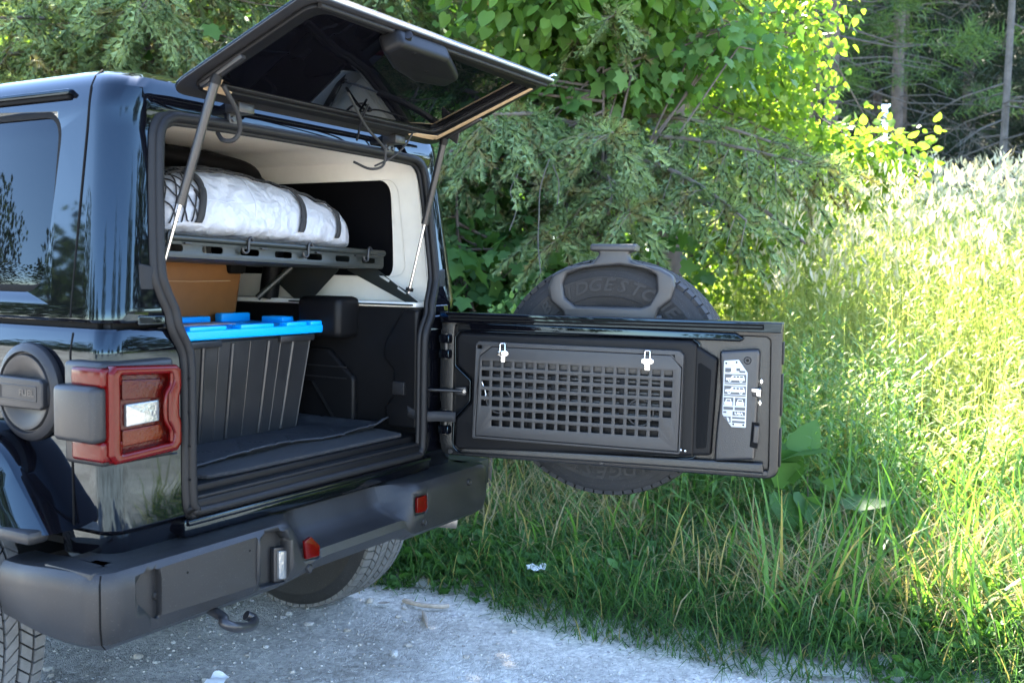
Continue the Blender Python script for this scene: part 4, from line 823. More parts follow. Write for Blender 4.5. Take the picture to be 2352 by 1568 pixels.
# short leaning grass along the edge
x, y = spots(26000, .98, 2.0, -2.6, 1.6, lambda x, y: (x > edge_x(y) - .16) & inview(x, y)); n = len(x); d = np.clip(x - edge_x(y) + .12, 0, 1)
k = (rng.random(n) < np.clip(d / .22, 0, 1) ** 1.5) & (vnoise(x * 5, y * 5, 3) + rng.normal(0, .4, n) > -.55); x, y, d = x[k], y[k], d[k]; n = len(x)
az = np.where(rng.random(n) < .55, rng.normal(np.pi * 1.03, .8, n), rng.uniform(0, 6.28, n))
ln = (.05 + .17 * rng.random(n) ** 1.2) * (.5 + .9 * np.clip(d / .3, 0, 1)); parts.append(blades(np.stack([x, y, vz(x, y) - .005], -1), az, ln, rng.uniform(.2, .9, n), rng.uniform(.3, 1.5, n), .0035 + .004 * rng.random(n)))
# knee-high grass
x, y = spots(30000, 1.25, 4.4, -3.4, 1.9, lambda x, y: (x > edge_x(y) + .16) & inview(x, y)); n = len(x); d = np.clip(x - edge_x(y) - .15, 0, 1.2)
k = vnoise(x * 3, y * 3, 1) + rng.normal(0, .4, n) > -.45; x, y, d = x[k], y[k], d[k]; n = len(x)
ln = (.12 + .26 * rng.random(n)) * (.40 + .85 * np.clip(d / .75, 0, 1)) * (1 + .3 * vnoise(x * 2.3, y * 2.6, 7)); parts.append(blades(np.stack([x, y, vz(x, y) - .005], -1), rng.uniform(0, 6.28, n), ln, rng.uniform(.05, .75, n), rng.uniform(.4, 2.2, n), .0045 + .006 * rng.random(n), 5))
V, F = merge([(p[0], p[1]) for p in parts]); tag(bigmesh('verge_grass', V, F, GR), 'green grass of the roadside verge', 'grass', kind='stuff')
# broad reed-like blades (catching light on the right)
x, y = spots(3000, 1.45, 6.5, -5.0, 1.6, lambda x, y: (x > edge_x(y) + .4) & inview(x, y)); n = len(x)
V, F = blades(np.stack([x, y, vz(x, y)], -1), rng.uniform(0, 6.28, n), .26 + .30 * rng.random(n), rng.uniform(.05, .5, n), rng.uniform(.5, 2.0, n), .010 + .008 * rng.random(n), 6)
tag(bigmesh('broad_grass', V, F, GRL), 'broad bright grass blades rising behind the tailgate', 'grass', kind='stuff')
n = 1300; D = rng.uniform(3.3, 6.5, n); L = rng.uniform(.25, .62, n) * D; x, y = CL(D, L); k = x > edge_x(y) + .25; x, y = x[k], y[k]; n = len(x)
V, F = blades(np.stack([x, y, vz(x, y)], -1), rng.uniform(0, 6.28, n), rng.uniform(.3, .75, n), rng.uniform(.05, .7, n), rng.uniform(.2, 1.3, n), rng.uniform(.010, .022, n), 6)
tag(bigmesh('reed_grass', V, F, GRL), 'wide arching reed-like blades between the tailgate and the meadow', 'grass', kind='stuff')
# straw
parts = []
x, y = spots(9500, 1.4, 3.2, -1.9, 1.2, lambda x, y: (x > edge_x(y) + .35) & inview(x, y)); n = len(x); k = vnoise(x * 2.2, y * 2.2, 5) + rng.normal(0, .3, n) > .05; x, y = x[k], y[k]; n = len(x)
parts.append(blades(np.stack([x, y, vz(x, y)], -1), rng.uniform(0, 6.28, n), .18 + .34 * rng.random(n), rng.uniform(0, .4, n), rng.uniform(.5, 3.2, n), .004 + .005 * rng.random(n), 6))
V, F = merge(parts); tag(bigmesh('straw', V, F, GRD), 'dry straw blades tangled in the verge grass', 'grass', kind='stuff')
# low broad-leaved weeds
LEAFT = np.array([(0, 0, 0), (.28, .22, .05), (.36, .52, .06), (.2, .82, .02), (0, 1, -.06), (-.2, .82, .02), (-.36, .52, .06), (-.28, .22, .05), (0, .5, -.03)]); LEAFF = np.array([(0, 1, 8), (1, 2, 8), (2, 3, 8), (3, 4, 8), (4, 5, 8), (5, 6, 8), (6, 7, 8), (7, 0, 8)])
WEED = leafmat('weed_leaf', (.035, .10, .022), (.09, .19, .05), .35, .42)
x, y = spots(3800, 1.0, 2.9, -2.4, 1.7, lambda x, y: (x > edge_x(y) + .02) & inview(x, y)); n = len(x); k = vnoise(x * 2.6, y * 2.4, 9) + .35 * np.clip(y, -1, 1) + rng.normal(0, .3, n) > -.05; x, y = x[k], y[k]; n = len(x)
rep = 5; x = np.repeat(x, rep) + rng.normal(0, .02, n * rep); y = np.repeat(y, rep) + rng.normal(0, .02, n * rep); n *= rep
a = rng.uniform(0, 6.28, n); d = np.stack([np.cos(a), np.sin(a), rng.uniform(.1, 1.1, n)], -1)
V, F = scatter(LEAFT, LEAFF, np.stack([x, y, vz(x, y) + rng.uniform(0, .10, n) * np.clip((x - edge_x(y)) * 3, .1, 1)], -1), basis(d, rng.normal(0, .4, n)), .025 + .045 * rng.random(n))
tag(bigmesh('ground_weeds', V, F, WEED), 'low broad-leaved weeds covering the verge beside the car', 'weeds', kind='stuff')
# sunlit meadow
parts = []
def meadow(n, Da, Db, fn, ha, hb, wa, wb):
    D = Da + (Db - Da) * rng.random(n) ** .8; L = rng.uniform(-.2, 1, n) * (D * .66 + 1.5); x, y = CL(D, L); k = fn(D, L); x, y, D = x[k], y[k], D[k]; m = len(x); hs = np.clip((D - 3.6) / 4, .3, 1)
    return blades(np.stack([x, y, vz(x, y)], -1), rng.uniform(0, 6.28, m), (ha + (hb - ha) * rng.random(m)) * hs, rng.uniform(0, .18, m), rng.uniform(.05, .8, m), wa + (wb - wa) * rng.random(m), 5)
lim = lambda D, L: L > 1.55 + .06 * D
parts.append(meadow(26000, 5.2, 18, lim, .8, 1.6, .004, .008))
parts.append(meadow(16000, 4.2, 9, lambda D, L: L > 1.7, .45, 1.0, .004, .007))
n = 9000; D = rng.uniform(1.5, 13, n); L = 2.8 + .62 * D * 0 + rng.uniform(2.5, 13, n); x, y = CL(D, L); k = x > edge_x(y) + .1; x, y = x[k], y[k]; n = len(x)
n2 = 9000; D2 = rng.uniform(1.2, 6.5, n2); L2 = rng.uniform(1.7, 7.5, n2); x2, y2 = CL(D2, L2); k2 = (x2 > edge_x(y2) + .02) & ~inview(x2, y2, .02); x, y = np.concatenate([x, x2[k2]]), np.concatenate([y, y2[k2]]); n = len(x)
parts.append(blades(np.stack([x, y, vz(x, y)], -1), rng.uniform(0, 6.28, n), np.where(np.arange(n) < n - k2.sum(), rng.uniform(.5, 1.2, n), rng.uniform(.15, .45, n)), rng.uniform(0, .4, n), rng.uniform(.1, 1.2, n), np.where(np.arange(n) < n - k2.sum(), rng.uniform(.02, .05, n), rng.uniform(.006, .014, n)), 5))
V, F = merge(parts); tag(bigmesh('meadow_grass', V, F, FIELD), 'tall pale sunlit meadow grass beyond the verge', 'grass', kind='stuff')
def weed_leaves(D, L, h, nl, size):
    """leafy upright stalks: many small lance leaves spiralling up each stem"""
    x, y = CL(D, L); z = vz(x, y); n = len(x); t = np.tile(np.linspace(.12, 1, nl), n); X = np.repeat(x, nl); Y = np.repeat(y, nl); Hh = np.repeat(h, nl); Zb = np.repeat(z, nl)
    lx = np.repeat(rng.normal(0, .10, n), nl); ly = np.repeat(rng.normal(0, .10, n), nl); a = np.tile(np.arange(nl) * 2.4, n) + np.repeat(rng.uniform(0, 6, n), nl)
    b = np.stack([X + lx * t * t, Y + ly * t * t, Zb + t * Hh], -1); ln = size * (1.1 - .65 * t) * rng.uniform(.7, 1.2, len(t))
    A = blades(b, a, ln, rng.uniform(.7, 1.1, len(t)), rng.uniform(.3, .9, len(t)), ln * .20, 3, belly=1)
    st = blades(np.stack([x, y, z], -1), np.arctan2(ly[::nl], lx[::nl]), h, np.zeros(n), np.hypot(lx[::nl], ly[::nl]) * 1.5 / h, np.full(n, .006), 3)
    return [A, (st[0], st[1])]
n = 3800; D = 4.8 + 13 * rng.random(n) ** .9; L = rng.uniform(.1, 1, n) * (D * .62 + 1); k = L > 1.35 + .05 * D; D, L = D[k], L[k]
V, F = merge(weed_leaves(D, L, rng.uniform(.8, 1.6, len(D)) * np.clip((D - 3.6) / 4, .3, 1), 24, .15)); tag(bigmesh('meadow_weeds', V, F, FIELD), 'mass of pale flowering weeds in the sunlit meadow', 'weeds', kind='stuff')
n = 4200; D = 7 + 10 * rng.random(n); L = rng.uniform(.1, 1, n) * (D * .62 + 1); k = L > 1.5 + .05 * D; D, L = D[k], L[k]; x, y = CL(D, L); n = len(x); q = 5
X, Y = np.repeat(x, q) + rng.normal(0, .03, n * q), np.repeat(y, q) + rng.normal(0, .03, n * q); Zt = np.repeat(vz(x, y) + rng.uniform(.9, 1.75, n), q) + rng.normal(0, .05, n * q)
V, F = blades(np.stack([X, Y, Zt], -1), rng.uniform(0, 6.28, n * q), rng.uniform(.05, .12, n * q), rng.uniform(0, .9, n * q), rng.uniform(-.3, .8, n * q), rng.uniform(.012, .03, n * q), 3, belly=1)
tag(bigmesh('seed_heads', V, F, leafmat('pale_seed_heads', (.42, .38, .22), (.62, .58, .42), .45, .7, tcol=(1.1, 1.08, .85))), 'pale fluffy seed heads topping the meadow weeds', 'seed heads', kind='stuff')
n = 700; D = 4.4 + 2.6 * rng.random(n); L = rng.uniform(.2, 2.6, n); k = (L < .2 + D * .36) & (L > -.6 + .25 * D); D, L = D[k], L[k]
V, F = merge(weed_leaves(D, L, rng.uniform(.5, .95, len(D)), 24, .11)); tag(bigmesh('goldenrod_patch', V, F, GOLD), 'dense leafy green stalks growing behind the tailgate', 'weeds', kind='stuff')
# single stalks that stand out
for i, (px, D, h) in enumerate(((1826, 4.6, .98), (1852, 4.9, 1.08), (1905, 4.7, .98), (1932, 5.2, 1.12), (1880, 5.4, 1.15), (1990, 5.1, 1.2), (2110, 5.8, 1.45), (2310, 5.2, 1.4))):
    L = (px - 1176) / FPX * D; x, y = CL(D, L); r = empty('goldenrod_stalk', (x, y, 0))
    pp = weed_leaves(np.array([D]), np.array([L]), np.array([h]), 46, .12)
    a = bigmesh('leaves', pp[0][0] - np.array([x, y, 0]), pp[0][1], GOLD if i < 6 else FIELD, r); b = bigmesh('stem', pp[1][0] - np.array([x, y, 0]), pp[1][1], GOLD, r)
    tag(r, 'single upright leafy stalk rising above the weeds beside the open tailgate' if i < 6 else 'tall pale stalk standing above the sunlit meadow', 'plant', 'leafy stalks by the tailgate' if i < 6 else 'tall meadow stalks')
# ================================================================== trees
def needle_template(n, ln, w, spread):
    v = []; f = []
    for i in range(n):
        t = i / n; a = i * 2.4; r = .012; b = np.array([r * math.cos(a), t, r * math.sin(a)]); d = np.array([math.cos(a) * spread, .75 + .25 * t, math.sin(a) * spread]); d /= np.linalg.norm(d)
        s = np.cross(d, (math.cos(a + 1.2), .1, math.sin(a + 1.2))); s /= np.linalg.norm(s); k = len(v); v += [b - s * w, b + s * w, b + d * ln * (.8 + .4 * ((i * 37) % 10) / 10)]; f.append((k, k + 1, k + 2))
    k = len(v); v += [(-.02, 0, 0), (.02, 0, 0), (0, 1.05, 0)]; f.append((k, k + 1, k + 2)); return np.array(v), np.array(f)
def sprig_template(n=18, ln=.30, spread=1.0):
    v = [(0, i / n, 0) for i in range(n + 1)]; f = []
    for i in range(n):
        for s in (0, 2.1, 4.2):
            a = i * 2.4 + s; d = np.array([math.cos(a) * spread, .62, math.sin(a) * spread]); d /= np.linalg.norm(d); l = ln * (.75 + .45 * ((i * 37 + int(s)) % 10) / 10) * (1 if i < n - 3 else .8)
            v.append(tuple(np.array((0, (i + .5) / n, 0)) + d * l)); f.append((i, i + 1, len(v) - 1))
    return np.array(v), np.array(f)
NT, NF = sprig_template()
NTC, NFC = needle_template(12, .42, .10, .9)
SPR = leafmat('blue_green_spruce_needles', (.100, .155, .060), (.29, .38, .175), .36, .5, tcol=(1.25, 1.25, .55), dry=(.18, .17, .07), dryf=.18)
def spruce(name, D, L, H, zlo, zdet, reach, nb, label, seed, step=.062, dens=1.0, toward=None):
    R = np.random.default_rng(seed); x0, y0 = CL(D, L); z0 = float(vz(np.array(x0), np.array(y0))); root = empty(name, (x0, y0, 0)); tag(root, label, 'tree')
    tube('trunk', [(0, 0, z0 - .1), (.02, 0, z0 + H * .3), (-.02, .02, z0 + H * .65), (0, 0, z0 + H)], .16 * H / 9, BARK, root, radii=[1, .8, .5, .08], res=4)
    P, Dr, S = [], [], []; Pc, Dc, Sc = [], [], []; limbs = []
    cam_a = math.atan2(-FH[1], -FH[0])
    def branch(z, az, Lb, fine):
        h = np.array([math.cos(az), math.sin(az)]); rise = R.uniform(-.05, .25); droop = R.uniform(.25, .5); side = np.array([-h[1], h[0]])
        ax = lambda s: np.array([h[0] * s * Lb, h[1] * s * Lb, z + Lb * (rise * s - droop * s * s + .12 * s ** 4)]) + np.array([side[0], side[1], 0]) * .06 * math.sin(s * 5 + az)
        limbs.append(([tuple(ax(s)) for s in np.linspace(0, .97, 9)], .022 * Lb / 2))
        st = step if fine else .15; m = max(4, int(Lb * .9 / st))
        for i in range(m):
            s = .12 + .88 * i / m; p = ax(s); sg = 1 if i % 2 else -1
            if R.random() > dens: continue
            if fine:
                for _ in range(2): P.append(p + R.normal(0, .012, 3)); Dr.append(np.array([*(h * R.uniform(.3, 1)), R.uniform(-.1, .7)]) + np.array([*(side * R.normal(0, .6)), 0])); S.append(R.uniform(.07, .11))
            sl = (.16 + .38 * (1 - s) + .12 * math.sin(math.pi * s)) * Lb / 2.2 * R.uniform(.6, 1.25)
            d = np.array([*(h * R.uniform(.35, .8) + side * sg * R.uniform(.3, .9)), R.uniform(-.95, .05)]); d /= np.linalg.norm(d)
            if not fine:
                for q in np.linspace(.2, 1, 3): Pc.append(p + d * sl * q); Dc.append(d + R.normal(0, .35, 3)); Sc.append(R.uniform(.22, .34))
                continue
            lq = [tuple(p + d * sl * q + np.array([0, 0, -.35 * sl * q * q])) for q in (0, .5, 1)]
            if i % 2 == 0: limbs.append((lq, .0035))
            ns = max(3, int(sl / .062))
            for j in range(ns):
                q = (j + .5) / ns; pp = p + d * sl * q + np.array([0, 0, -.35 * sl * q * q]); dd = d + np.array([0, 0, -.7 * q]); lat = np.cross(dd, (0, 0, 1.)); lat /= np.linalg.norm(lat) + 1e-6
                P.append(pp); Dr.append(dd * .8 + lat * (1 if j % 2 else -1) * R.uniform(.35, .9) + R.normal(0, .2, 3) + np.array([0, 0, R.uniform(-.5, .25)])); S.append(R.uniform(.09, .15))
            P.append(p + d * sl + np.array([0, 0, -.35 * sl])); Dr.append(d + np.array([0, 0, -.6])); S.append(.13)
    z = z0 + zlo; k = 0
    while z < z0 + H - .3:
        fine = z < zdet; f = 1 - (z - z0) / (H + .4); Lb = reach * min(1, f * 1.15 + .05)
        for _ in range(nb if fine else max(4, nb - 2)):
            k += 1; a = R.uniform(0, 6.28)
            isn = abs((a - cam_a + math.pi) % (2 * math.pi) - math.pi) < 1.9
            branch(z + R.uniform(-.12, .12), a, Lb * R.uniform(.75, 1.1), fine and isn)
        z += .28 if fine else .40
    if toward:
        for (za, aa, lb) in toward: branch(z0 + za, aa, lb, True)
    if P:
        V, F = scatter(NT, NF, np.array(P), basis(np.array(Dr), R.uniform(0, 6, len(P))), np.array(S)); bigmesh('needles', V, F, SPR, root, False)
    V, F = scatter(NTC, NFC, np.array(Pc), basis(np.array(Dc), R.uniform(0, 6, len(Pc))), np.array(Sc)); bigmesh('crown', V, F, SPR, root, False)
    for a, r in limbs:
        if r > .004: tube('branch', a, r, TWIG, root, res=1, radii=[1 - .75 * i / (len(a) - 1) for i in range(len(a))])
    ms = [tubemesh(a, r, res=1, radii=[1 - .75 * i / (len(a) - 1) for i in range(len(a))]) for a, r in limbs if r <= .004]
    if ms: me = join_meshes(ms); fin(me, TWIG, 60); tag(ob('twigs', me, root), kind='stuff')
    return root, len(P), len(Pc)
ca = math.atan2(-FH[1], -FH[0]); la = math.atan2(-RH[1], -RH[0]); ra = math.atan2(RH[1], RH[0])
i1 = spruce('spruce_tree', 7.2, -2.5, 8.2, 1.7, 3.9, 1.65, 5, 'dense blue-green spruce hanging over the roof behind the black car', 1, toward=[(2.5, ca + .5, 1.9), (2.7, ca - .3, 2.), (2.9, ca - .9, 2.), (2.4, ca + .1, 1.9), (2.6, ca - .6, 2.1), (2.95, ca - 1.2, 2.2), (3.1, ca + .2, 1.9), (3.2, ca - .5, 2.), (2.7, ca + .9, 1.8), (2.75, ca - 1.4, 2.4), (2.8, ca + .3, 2.0), (2.6, ca - 1.0, 2.2)])
i2 = spruce('spruce_tree', 7.4, .55, 9, 2.5, 3.6, 1.6, 3, 'drooping spruce whose branches hang over the spare tyre', 2, toward=[(2.05, ca + .55, 2.1), (1.7, ca - .2, 2.0), (2.2, ca - .05, 2.3), (1.95, ca + .30, 2.2), (2.10, ca - .35, 2.4), (1.75, ca - .75, 2.0), (2.25, ca + .75, 2.0), (2.0, ca - 1.15, 2.0), (1.85, ca, 2.2), (2.3, ca - .7, 2.1)])
i3 = spruce('spruce_tree', 8.3, 1.25, 7.4, 2.7, 4.2, .95, 4, 'tall spruce standing nearest the bright meadow', 3)
i4 = spruce('spruce_tree', 8.4, -1.2, 9.5, 2.6, 4.0, 1.7, 4, 'tall spruce half hidden behind the raised rear glass', 4)
# hanging dead twigs under the drooping spruce
for pts, D in (([(1262, 365), (1250, 400), (1240, 440), (1238, 500), (1236, 560), (1242, 628)], 5.3), ([(1190, 400), (1172, 440), (1186, 480), (1170, 530)], 5.5), ([(1270, 380), (1284, 420), (1280, 470)], 5.4), ([(1395, 400), (1405, 440), (1400, 480)], 5.7)):
    P3 = [Vector(un(a, b, (FH[0], FH[1], 0), FH @ CAM[:2] + D)) for a, b in pts]; loc = i2[0].location
    tube('dead_twig', [p - loc for p in smooth_path(P3, 4)], .0032, BARKD, i2[0], res=1)
limb = [Vector(un(a, b, (FH[0], FH[1], 0), FH @ CAM[:2] + d)) - i2[0].location for a, b, d in ((1500, 430, 7.0), (1600, 462, 6.6), (1690, 482, 6.4), (1740, 475, 6.3), (1800, 520, 6.2), (1850, 560, 6.1))]
tube('dead_limb', smooth_path(limb, 4), .022, BARK, i2[0], res=2, radii=[1 - .6 * k / 20 for k in range(21)])
# broad-leaved trees and climbers
HEART = np.array([(0, .08, 0), (.20, -.04, .03), (.42, .10, .07), (.46, .38, .07), (.28, .72, .03), (0, 1.05, -.05), (-.28, .72, .03), (-.46, .38, .07), (-.42, .10, .07), (-.20, -.04, .03), (0, .45, -.03)]); HEARTF = np.array([(i, (i + 1) % 10, 10) for i in range(10)])
LOBE = np.array([(0, .05, 0), (.22, -.08, .03), (.50, .12, .05), (.36, .28, .03), (.56, .58, .06), (.28, .62, .02), (0, 1.05, -.04), (-.28, .62, .02), (-.56, .58, .06), (-.36, .28, .03), (-.50, .12, .05), (-.22, -.08, .03), (0, .38, -.03)]); LOBEF = np.array([(i, (i + 1) % 12, 12) for i in range(12)])
LH = leafmat('heart_leaf', (.055, .115, .020), (.12, .22, .045), .45, .38)
LV = leafmat('vine_leaf', (.045, .105, .028), (.11, .21, .060), .42, .42)
LM = leafmat('dark_maple_leaf', (.028, .075, .020), (.075, .15, .04), .40, .45)
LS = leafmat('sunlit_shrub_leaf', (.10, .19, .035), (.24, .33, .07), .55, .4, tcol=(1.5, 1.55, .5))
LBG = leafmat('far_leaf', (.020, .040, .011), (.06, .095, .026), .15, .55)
def leafy(name, label, D, L, blobs, m, tmpl, tr=.05, lean=(0, 0), seed=0, hang=.8, H=None, cat='tree', stems=0):
    """blobs: (dD, dL, z, rD, rL, rz, count, leaf size) around the trunk position"""
    R = np.random.default_rng(seed); x0, y0 = CL(D, L); z0 = float(vz(np.array(x0), np.array(y0))); root = tag(empty(name, (x0, y0, 0)), label, cat); P, S, O = [], [], []; br = []
    zt = max(b[2] + b[5] * .5 for b in blobs)
    top = Vector((*(np.array(CL(D + lean[0], L + lean[1])) - np.array([x0, y0])), zt)); tk = [Vector((0, 0, z0 - .1)), Vector((top.x * .25 + .05, top.y * .25, z0 + (zt - z0) * .4)), top]
    tube('trunk', smooth_path(tk, 5), tr, BARK, root, res=3, radii=[1 - .8 * k / 10 for k in range(11)])
    for dD, dL, z, rD, rL, rz, n, sz in blobs:
        u = R.normal(0, 1, (n, 3)); u /= np.linalg.norm(u, axis=1, keepdims=True); r = R.random(n) ** .45
        r = r * (1 + .22 * np.sin(u[:, 0] * 5 + seed) * np.sin(u[:, 1] * 6 + 1) + .16 * np.sin(u[:, 2] * 7 + u[:, 0] * 4)); a, b, c = u[:, 0] * r * rD, u[:, 1] * r * rL, u[:, 2] * r * rz
        cx_, cy_ = np.array(CL(D + dD, L + dL)) - np.array([x0, y0]); p = np.stack([cx_ + a * FH[0] + b * RH[0], cy_ + a * FH[1] + b * RH[1], z + c], -1)
        k = p[:, 2] > .05; P.append(p[k]); S.append((sz * R.uniform(.4, 1.2, n))[k]); out = np.stack([a * FH[0] + b * RH[0], a * FH[1] + b * RH[1], c], -1)[k]; O.append(out / (np.linalg.norm(out, axis=1, keepdims=True) + 1e-6))
        for q in range(0 if cat == 'plant' else 6 + stems):
            i = R.integers(0, len(P[-1])); br.append(([tuple(tk[1].lerp(tk[2], R.uniform(0, .8))), tuple(Vector((cx_ + R.normal(0, .1), cy_ + R.normal(0, .1), z + R.normal(0, .1)))), tuple(P[-1][i])], .010))
    P, S, O = np.concatenate(P), np.concatenate(S), np.concatenate(O); n = len(P)
    d = O * .5 + np.array([0, 0, -hang]) + R.normal(0, .38, (n, 3)); V, F = scatter(tmpl[0], tmpl[1], P, basis(d, R.normal(0, .7, n) + np.pi * (R.random(n) < .5)), S); bigmesh('crown', V, F, m, root, True)
    for a, r in br: tube('branch', a, r, BARK, root, res=1, radii=[1, .6, .25])
    return root
HT, LT, OT = (HEART, HEARTF), (LOBE, LOBEF), (LEAFT, LEAFF)
leafy('heart_leaved_tree', 'tree with hanging heart-shaped leaves beside the raised rear glass', 7.0, .1, [(-.4, .15, 3.15, .6, .75, .55, 900, .11), (-.2, .75, 3.2, .6, .5, .6, 700, .105), (.3, .3, 2.7, .7, 1.0, .5, 800, .11), (.2, .4, 4.4, 1.1, 1.3, 1.0, 1000, .15), (.4, .3, 6.2, 1.1, 1.2, 1.2, 700, .18)], LH, HT, .07, seed=11)
leafy('climbing_vine', 'vine with broad lobed leaves draped over the spruce branches', 6.6, .55, [(.1, -.45, 2.25, .35, .45, .35, 240, .11), (.2, .15, 2.6, .4, .6, .3, 300, .11), (.2, .8, 2.85, .4, .5, .35, 260, .10), (.2, -.9, 2.1, .3, .4, .4, 220, .10), (.5, -2.6, 2.7, .3, .9, .4, 130, .12), (.5, -1.4, 2.8, .3, .8, .35, 120, .12)], LV, LT, .025, seed=12, cat='vine')
leafy('young_maple', 'low dark-leaved maple growing under the drooping spruce', 6.2, -.35, [(0, .1, 1.15, .5, .7, .45, 900, .12), (.5, -.2, 1.6, .5, .9, .5, 800, .12), (.6, .9, 1.2, .6, .7, .6, 800, .115), (-.5, .15, .65, .4, .5, .3, 420, .11), (.5, -.9, 1.6, .5, .9, .6, 600, .12)], LM, LT, .03, seed=13)
leafy('shrub', 'bright backlit shrub with yellow-green leaves at the thicket edge', 9.6, 2.75, [(0, 0, 2.3, .7, .72, .6, 1200, .10), (-.2, .5, 2.4, .6, .5, .4, 620, .10), (.2, -.6, 2.9, .7, .7, .7, 1100, .10), (.3, -.8, 3.8, .7, .65, .8, 1000, .10), (0, -.7, 1.7, .8, .8, .7, 1000, .09), (.1, .1, 1.35, .7, .7, .7, 800, .08), (.3, -1.5, 2.6, .6, .7, .9, 900, .09)], LS, OT, .035, seed=14, cat='shrub', hang=.5)
leafy('climbing_vine', 'backlit vine glowing yellow-green through gaps in the drooping spruce', 9.0, 1.1, [(0, 0, 2.3, .4, .8, .8, 1000, .08), (0, .8, 2.9, .4, .6, .8, 1000, .08), (0, -.2, 3.6, .4, .9, .7, 800, .085), (.2, .6, 4.3, .5, .8, .6, 700, .085), (-.3, 1.1, 2.2, .4, .5, .9, 900, .07), (-.2, 1.3, 3.4, .4, .45, .8, 800, .075)], LS, HT, .03, seed=21, cat='vine', hang=.7)
leafy('shrub', 'yellow-lit leafy bush glowing behind the spare tyre bracket', 8.8, 1.5, [(0, .1, 1.35, .5, .75, .6, 1100, .07), (.2, .5, 1.9, .5, .7, .6, 900, .075), (.1, -.3, .9, .5, .7, .6, 700, .07)], LS, OT, .03, seed=15, cat='shrub', hang=.4)
leafy('broadleaf_tree', 'sunlit broadleaf tree glimpsed behind the spruce over the car roof', 11.5, -5.0, [(0, 0, 4.2, 1.0, 1.3, 1.0, 1200, .13), (.3, .8, 5.0, 1.2, 1.3, 1.0, 900, .15), (0, -.2, 3.0, .9, 1.1, .7, 600, .13)], LS, HT, .09, seed=16)
leafy('broadleaf_tree', 'leafy tree filling the gap behind the two middle spruces', 9.6, -.7, [(0, 0, 1.6, .7, 1.3, 1.2, 1300, .14), (0, -.2, 3.6, .8, 1.3, 1.2, 1300, .15), (0, 0, 5.6, 1.0, 1.3, 1.2, 700, .2), (0, -.2, 7.4, 1.1, 1.5, 1.1, 1100, .22), (.2, -1.6, 2.4, .8, 1.3, 1.6, 1100, .15), (.2, -2.8, 3.3, .8, 1.0, 1.0, 700, .15), (0, -2.4, 5.0, 1.0, 1.4, 1.2, 600, .2)], LM, HT, .10, seed=17)
leafy('shrub', 'sparse feathery weed bush beside the right rear corner of the car', 5.0, -.12, [(0, 0, .75, .2, .22, .35, 420, .035), (-.05, .12, 1.05, .15, .16, .2, 220, .03)], GOLD, OT, .012, seed=18, cat='shrub', hang=-.3)
# big leaf rosette under the gate corner
leafy('burdock_plant', 'large round-leaved weed below the open corner of the tailgate', 4.35, 1.28, [(0, 0, .42, .16, .22, .16, 16, .20)], LV, HT, .008, seed=19, cat='plant', hang=.2)
# ------------------------------------------------------------------ far wood
PT, PF = needle_template(14, .62, .028, 1.2)
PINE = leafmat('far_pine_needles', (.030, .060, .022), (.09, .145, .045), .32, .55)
PIND = leafmat('shaded_pine_needles', (.009, .017, .010), (.028, .042, .024), .12, .6)  # darker copy of the pine colour, with the wood's shade put into it
def pine(D, L, H, zc, r, n, m, label, seed, dead=False, group=None, tr=.13, sz=.42):
    R = np.random.default_rng(seed); x0, y0 = CL(D, L); z0 = float(vz(np.array(x0), np.array(y0))); root = tag(empty('dead_conifer' if dead else 'pine_tree', (x0, y0, 0)), label, 'tree', group)
    tube('trunk', [(0, 0, z0 - .2), (R.normal(0, .1), R.normal(0, .1), z0 + H * .5), (R.normal(0, .15), 0, z0 + H)], tr, BARKD if dead else BARK, root, radii=[1, .75, .25], res=3)
    br = []; P = []; Dr = []
    for k in range(46 if dead else 26):
        z = z0 + (R.uniform(.6, H * .9) if dead else R.uniform(1.0, zc + 2)); a = R.uniform(0, 6.28); l = R.uniform(.5, 1.0) * r * (1.1 - .6 * (z - z0) / H); d = np.array([math.cos(a), math.sin(a), R.uniform(-.35, .15)])
        br.append(([(0, 0, z), tuple(np.array([0, 0, z]) + d * l * .5), tuple(np.array([0, 0, z - .12 * l]) + d * l)], .016))
        if dead:
            for q in range(5): b = np.array([0, 0, z]) + d * l * R.uniform(.4, 1); e = b + R.normal(0, .22, 3) + np.array([0, 0, -.18]); br.append(([tuple(b), tuple((b + e) / 2 + R.normal(0, .03, 3)), tuple(e)], .006))
    nc = max(1, n // 22)
    for k in range(nc if n else 0):
        t = (k + R.random()) / nc; z = z0 + zc + (H - zc) * t; rr = r * (1.1 - .8 * t) * R.uniform(.35, 1.1); a = R.uniform(0, 6.28); q = np.array([rr * math.cos(a), rr * math.sin(a), z - .15 * rr]); br.append(([(0, 0, z), tuple(q * np.array([.5, .5, 1])), tuple(q)], .02))
        for _ in range(22): P.append(q + R.normal(0, 1, 3) * np.array([.30, .30, .10])); Dr.append((math.cos(a) + R.normal(0, .5), math.sin(a) + R.normal(0, .5), R.uniform(.0, .8)))
    n = len(P)
    if n:
        V, F = scatter(PT, PF, np.array(P), basis(np.array(Dr) + R.normal(0, .3, (n, 3)), R.uniform(0, 6, n)), sz * R.uniform(.6, 1.1, n)); bigmesh('crown', V, F, m, root, False)
    me = join_meshes([tubemesh(a, q, res=0, radii=[1, .6, .25]) for a, q in br]); fin(me, BARKD, 60); tag(ob('branches', me, root), kind='stuff')
pine(17, 5.2, 11, 3.2, 2.2, 1500, PINE, 'bushy bright green pine rising behind the sunlit shrub', 31)
pine(20, 7.4, 12, 3.8, 2.0, 1100, PINE, 'green pine with open crown beyond the meadow', 32)
pine(15.5, 7.3, 10, 1, 1.5, 0, PINE, 'bare grey dead conifer with brittle twigs at the meadow edge', 33, dead=True, tr=.062)
k = 40
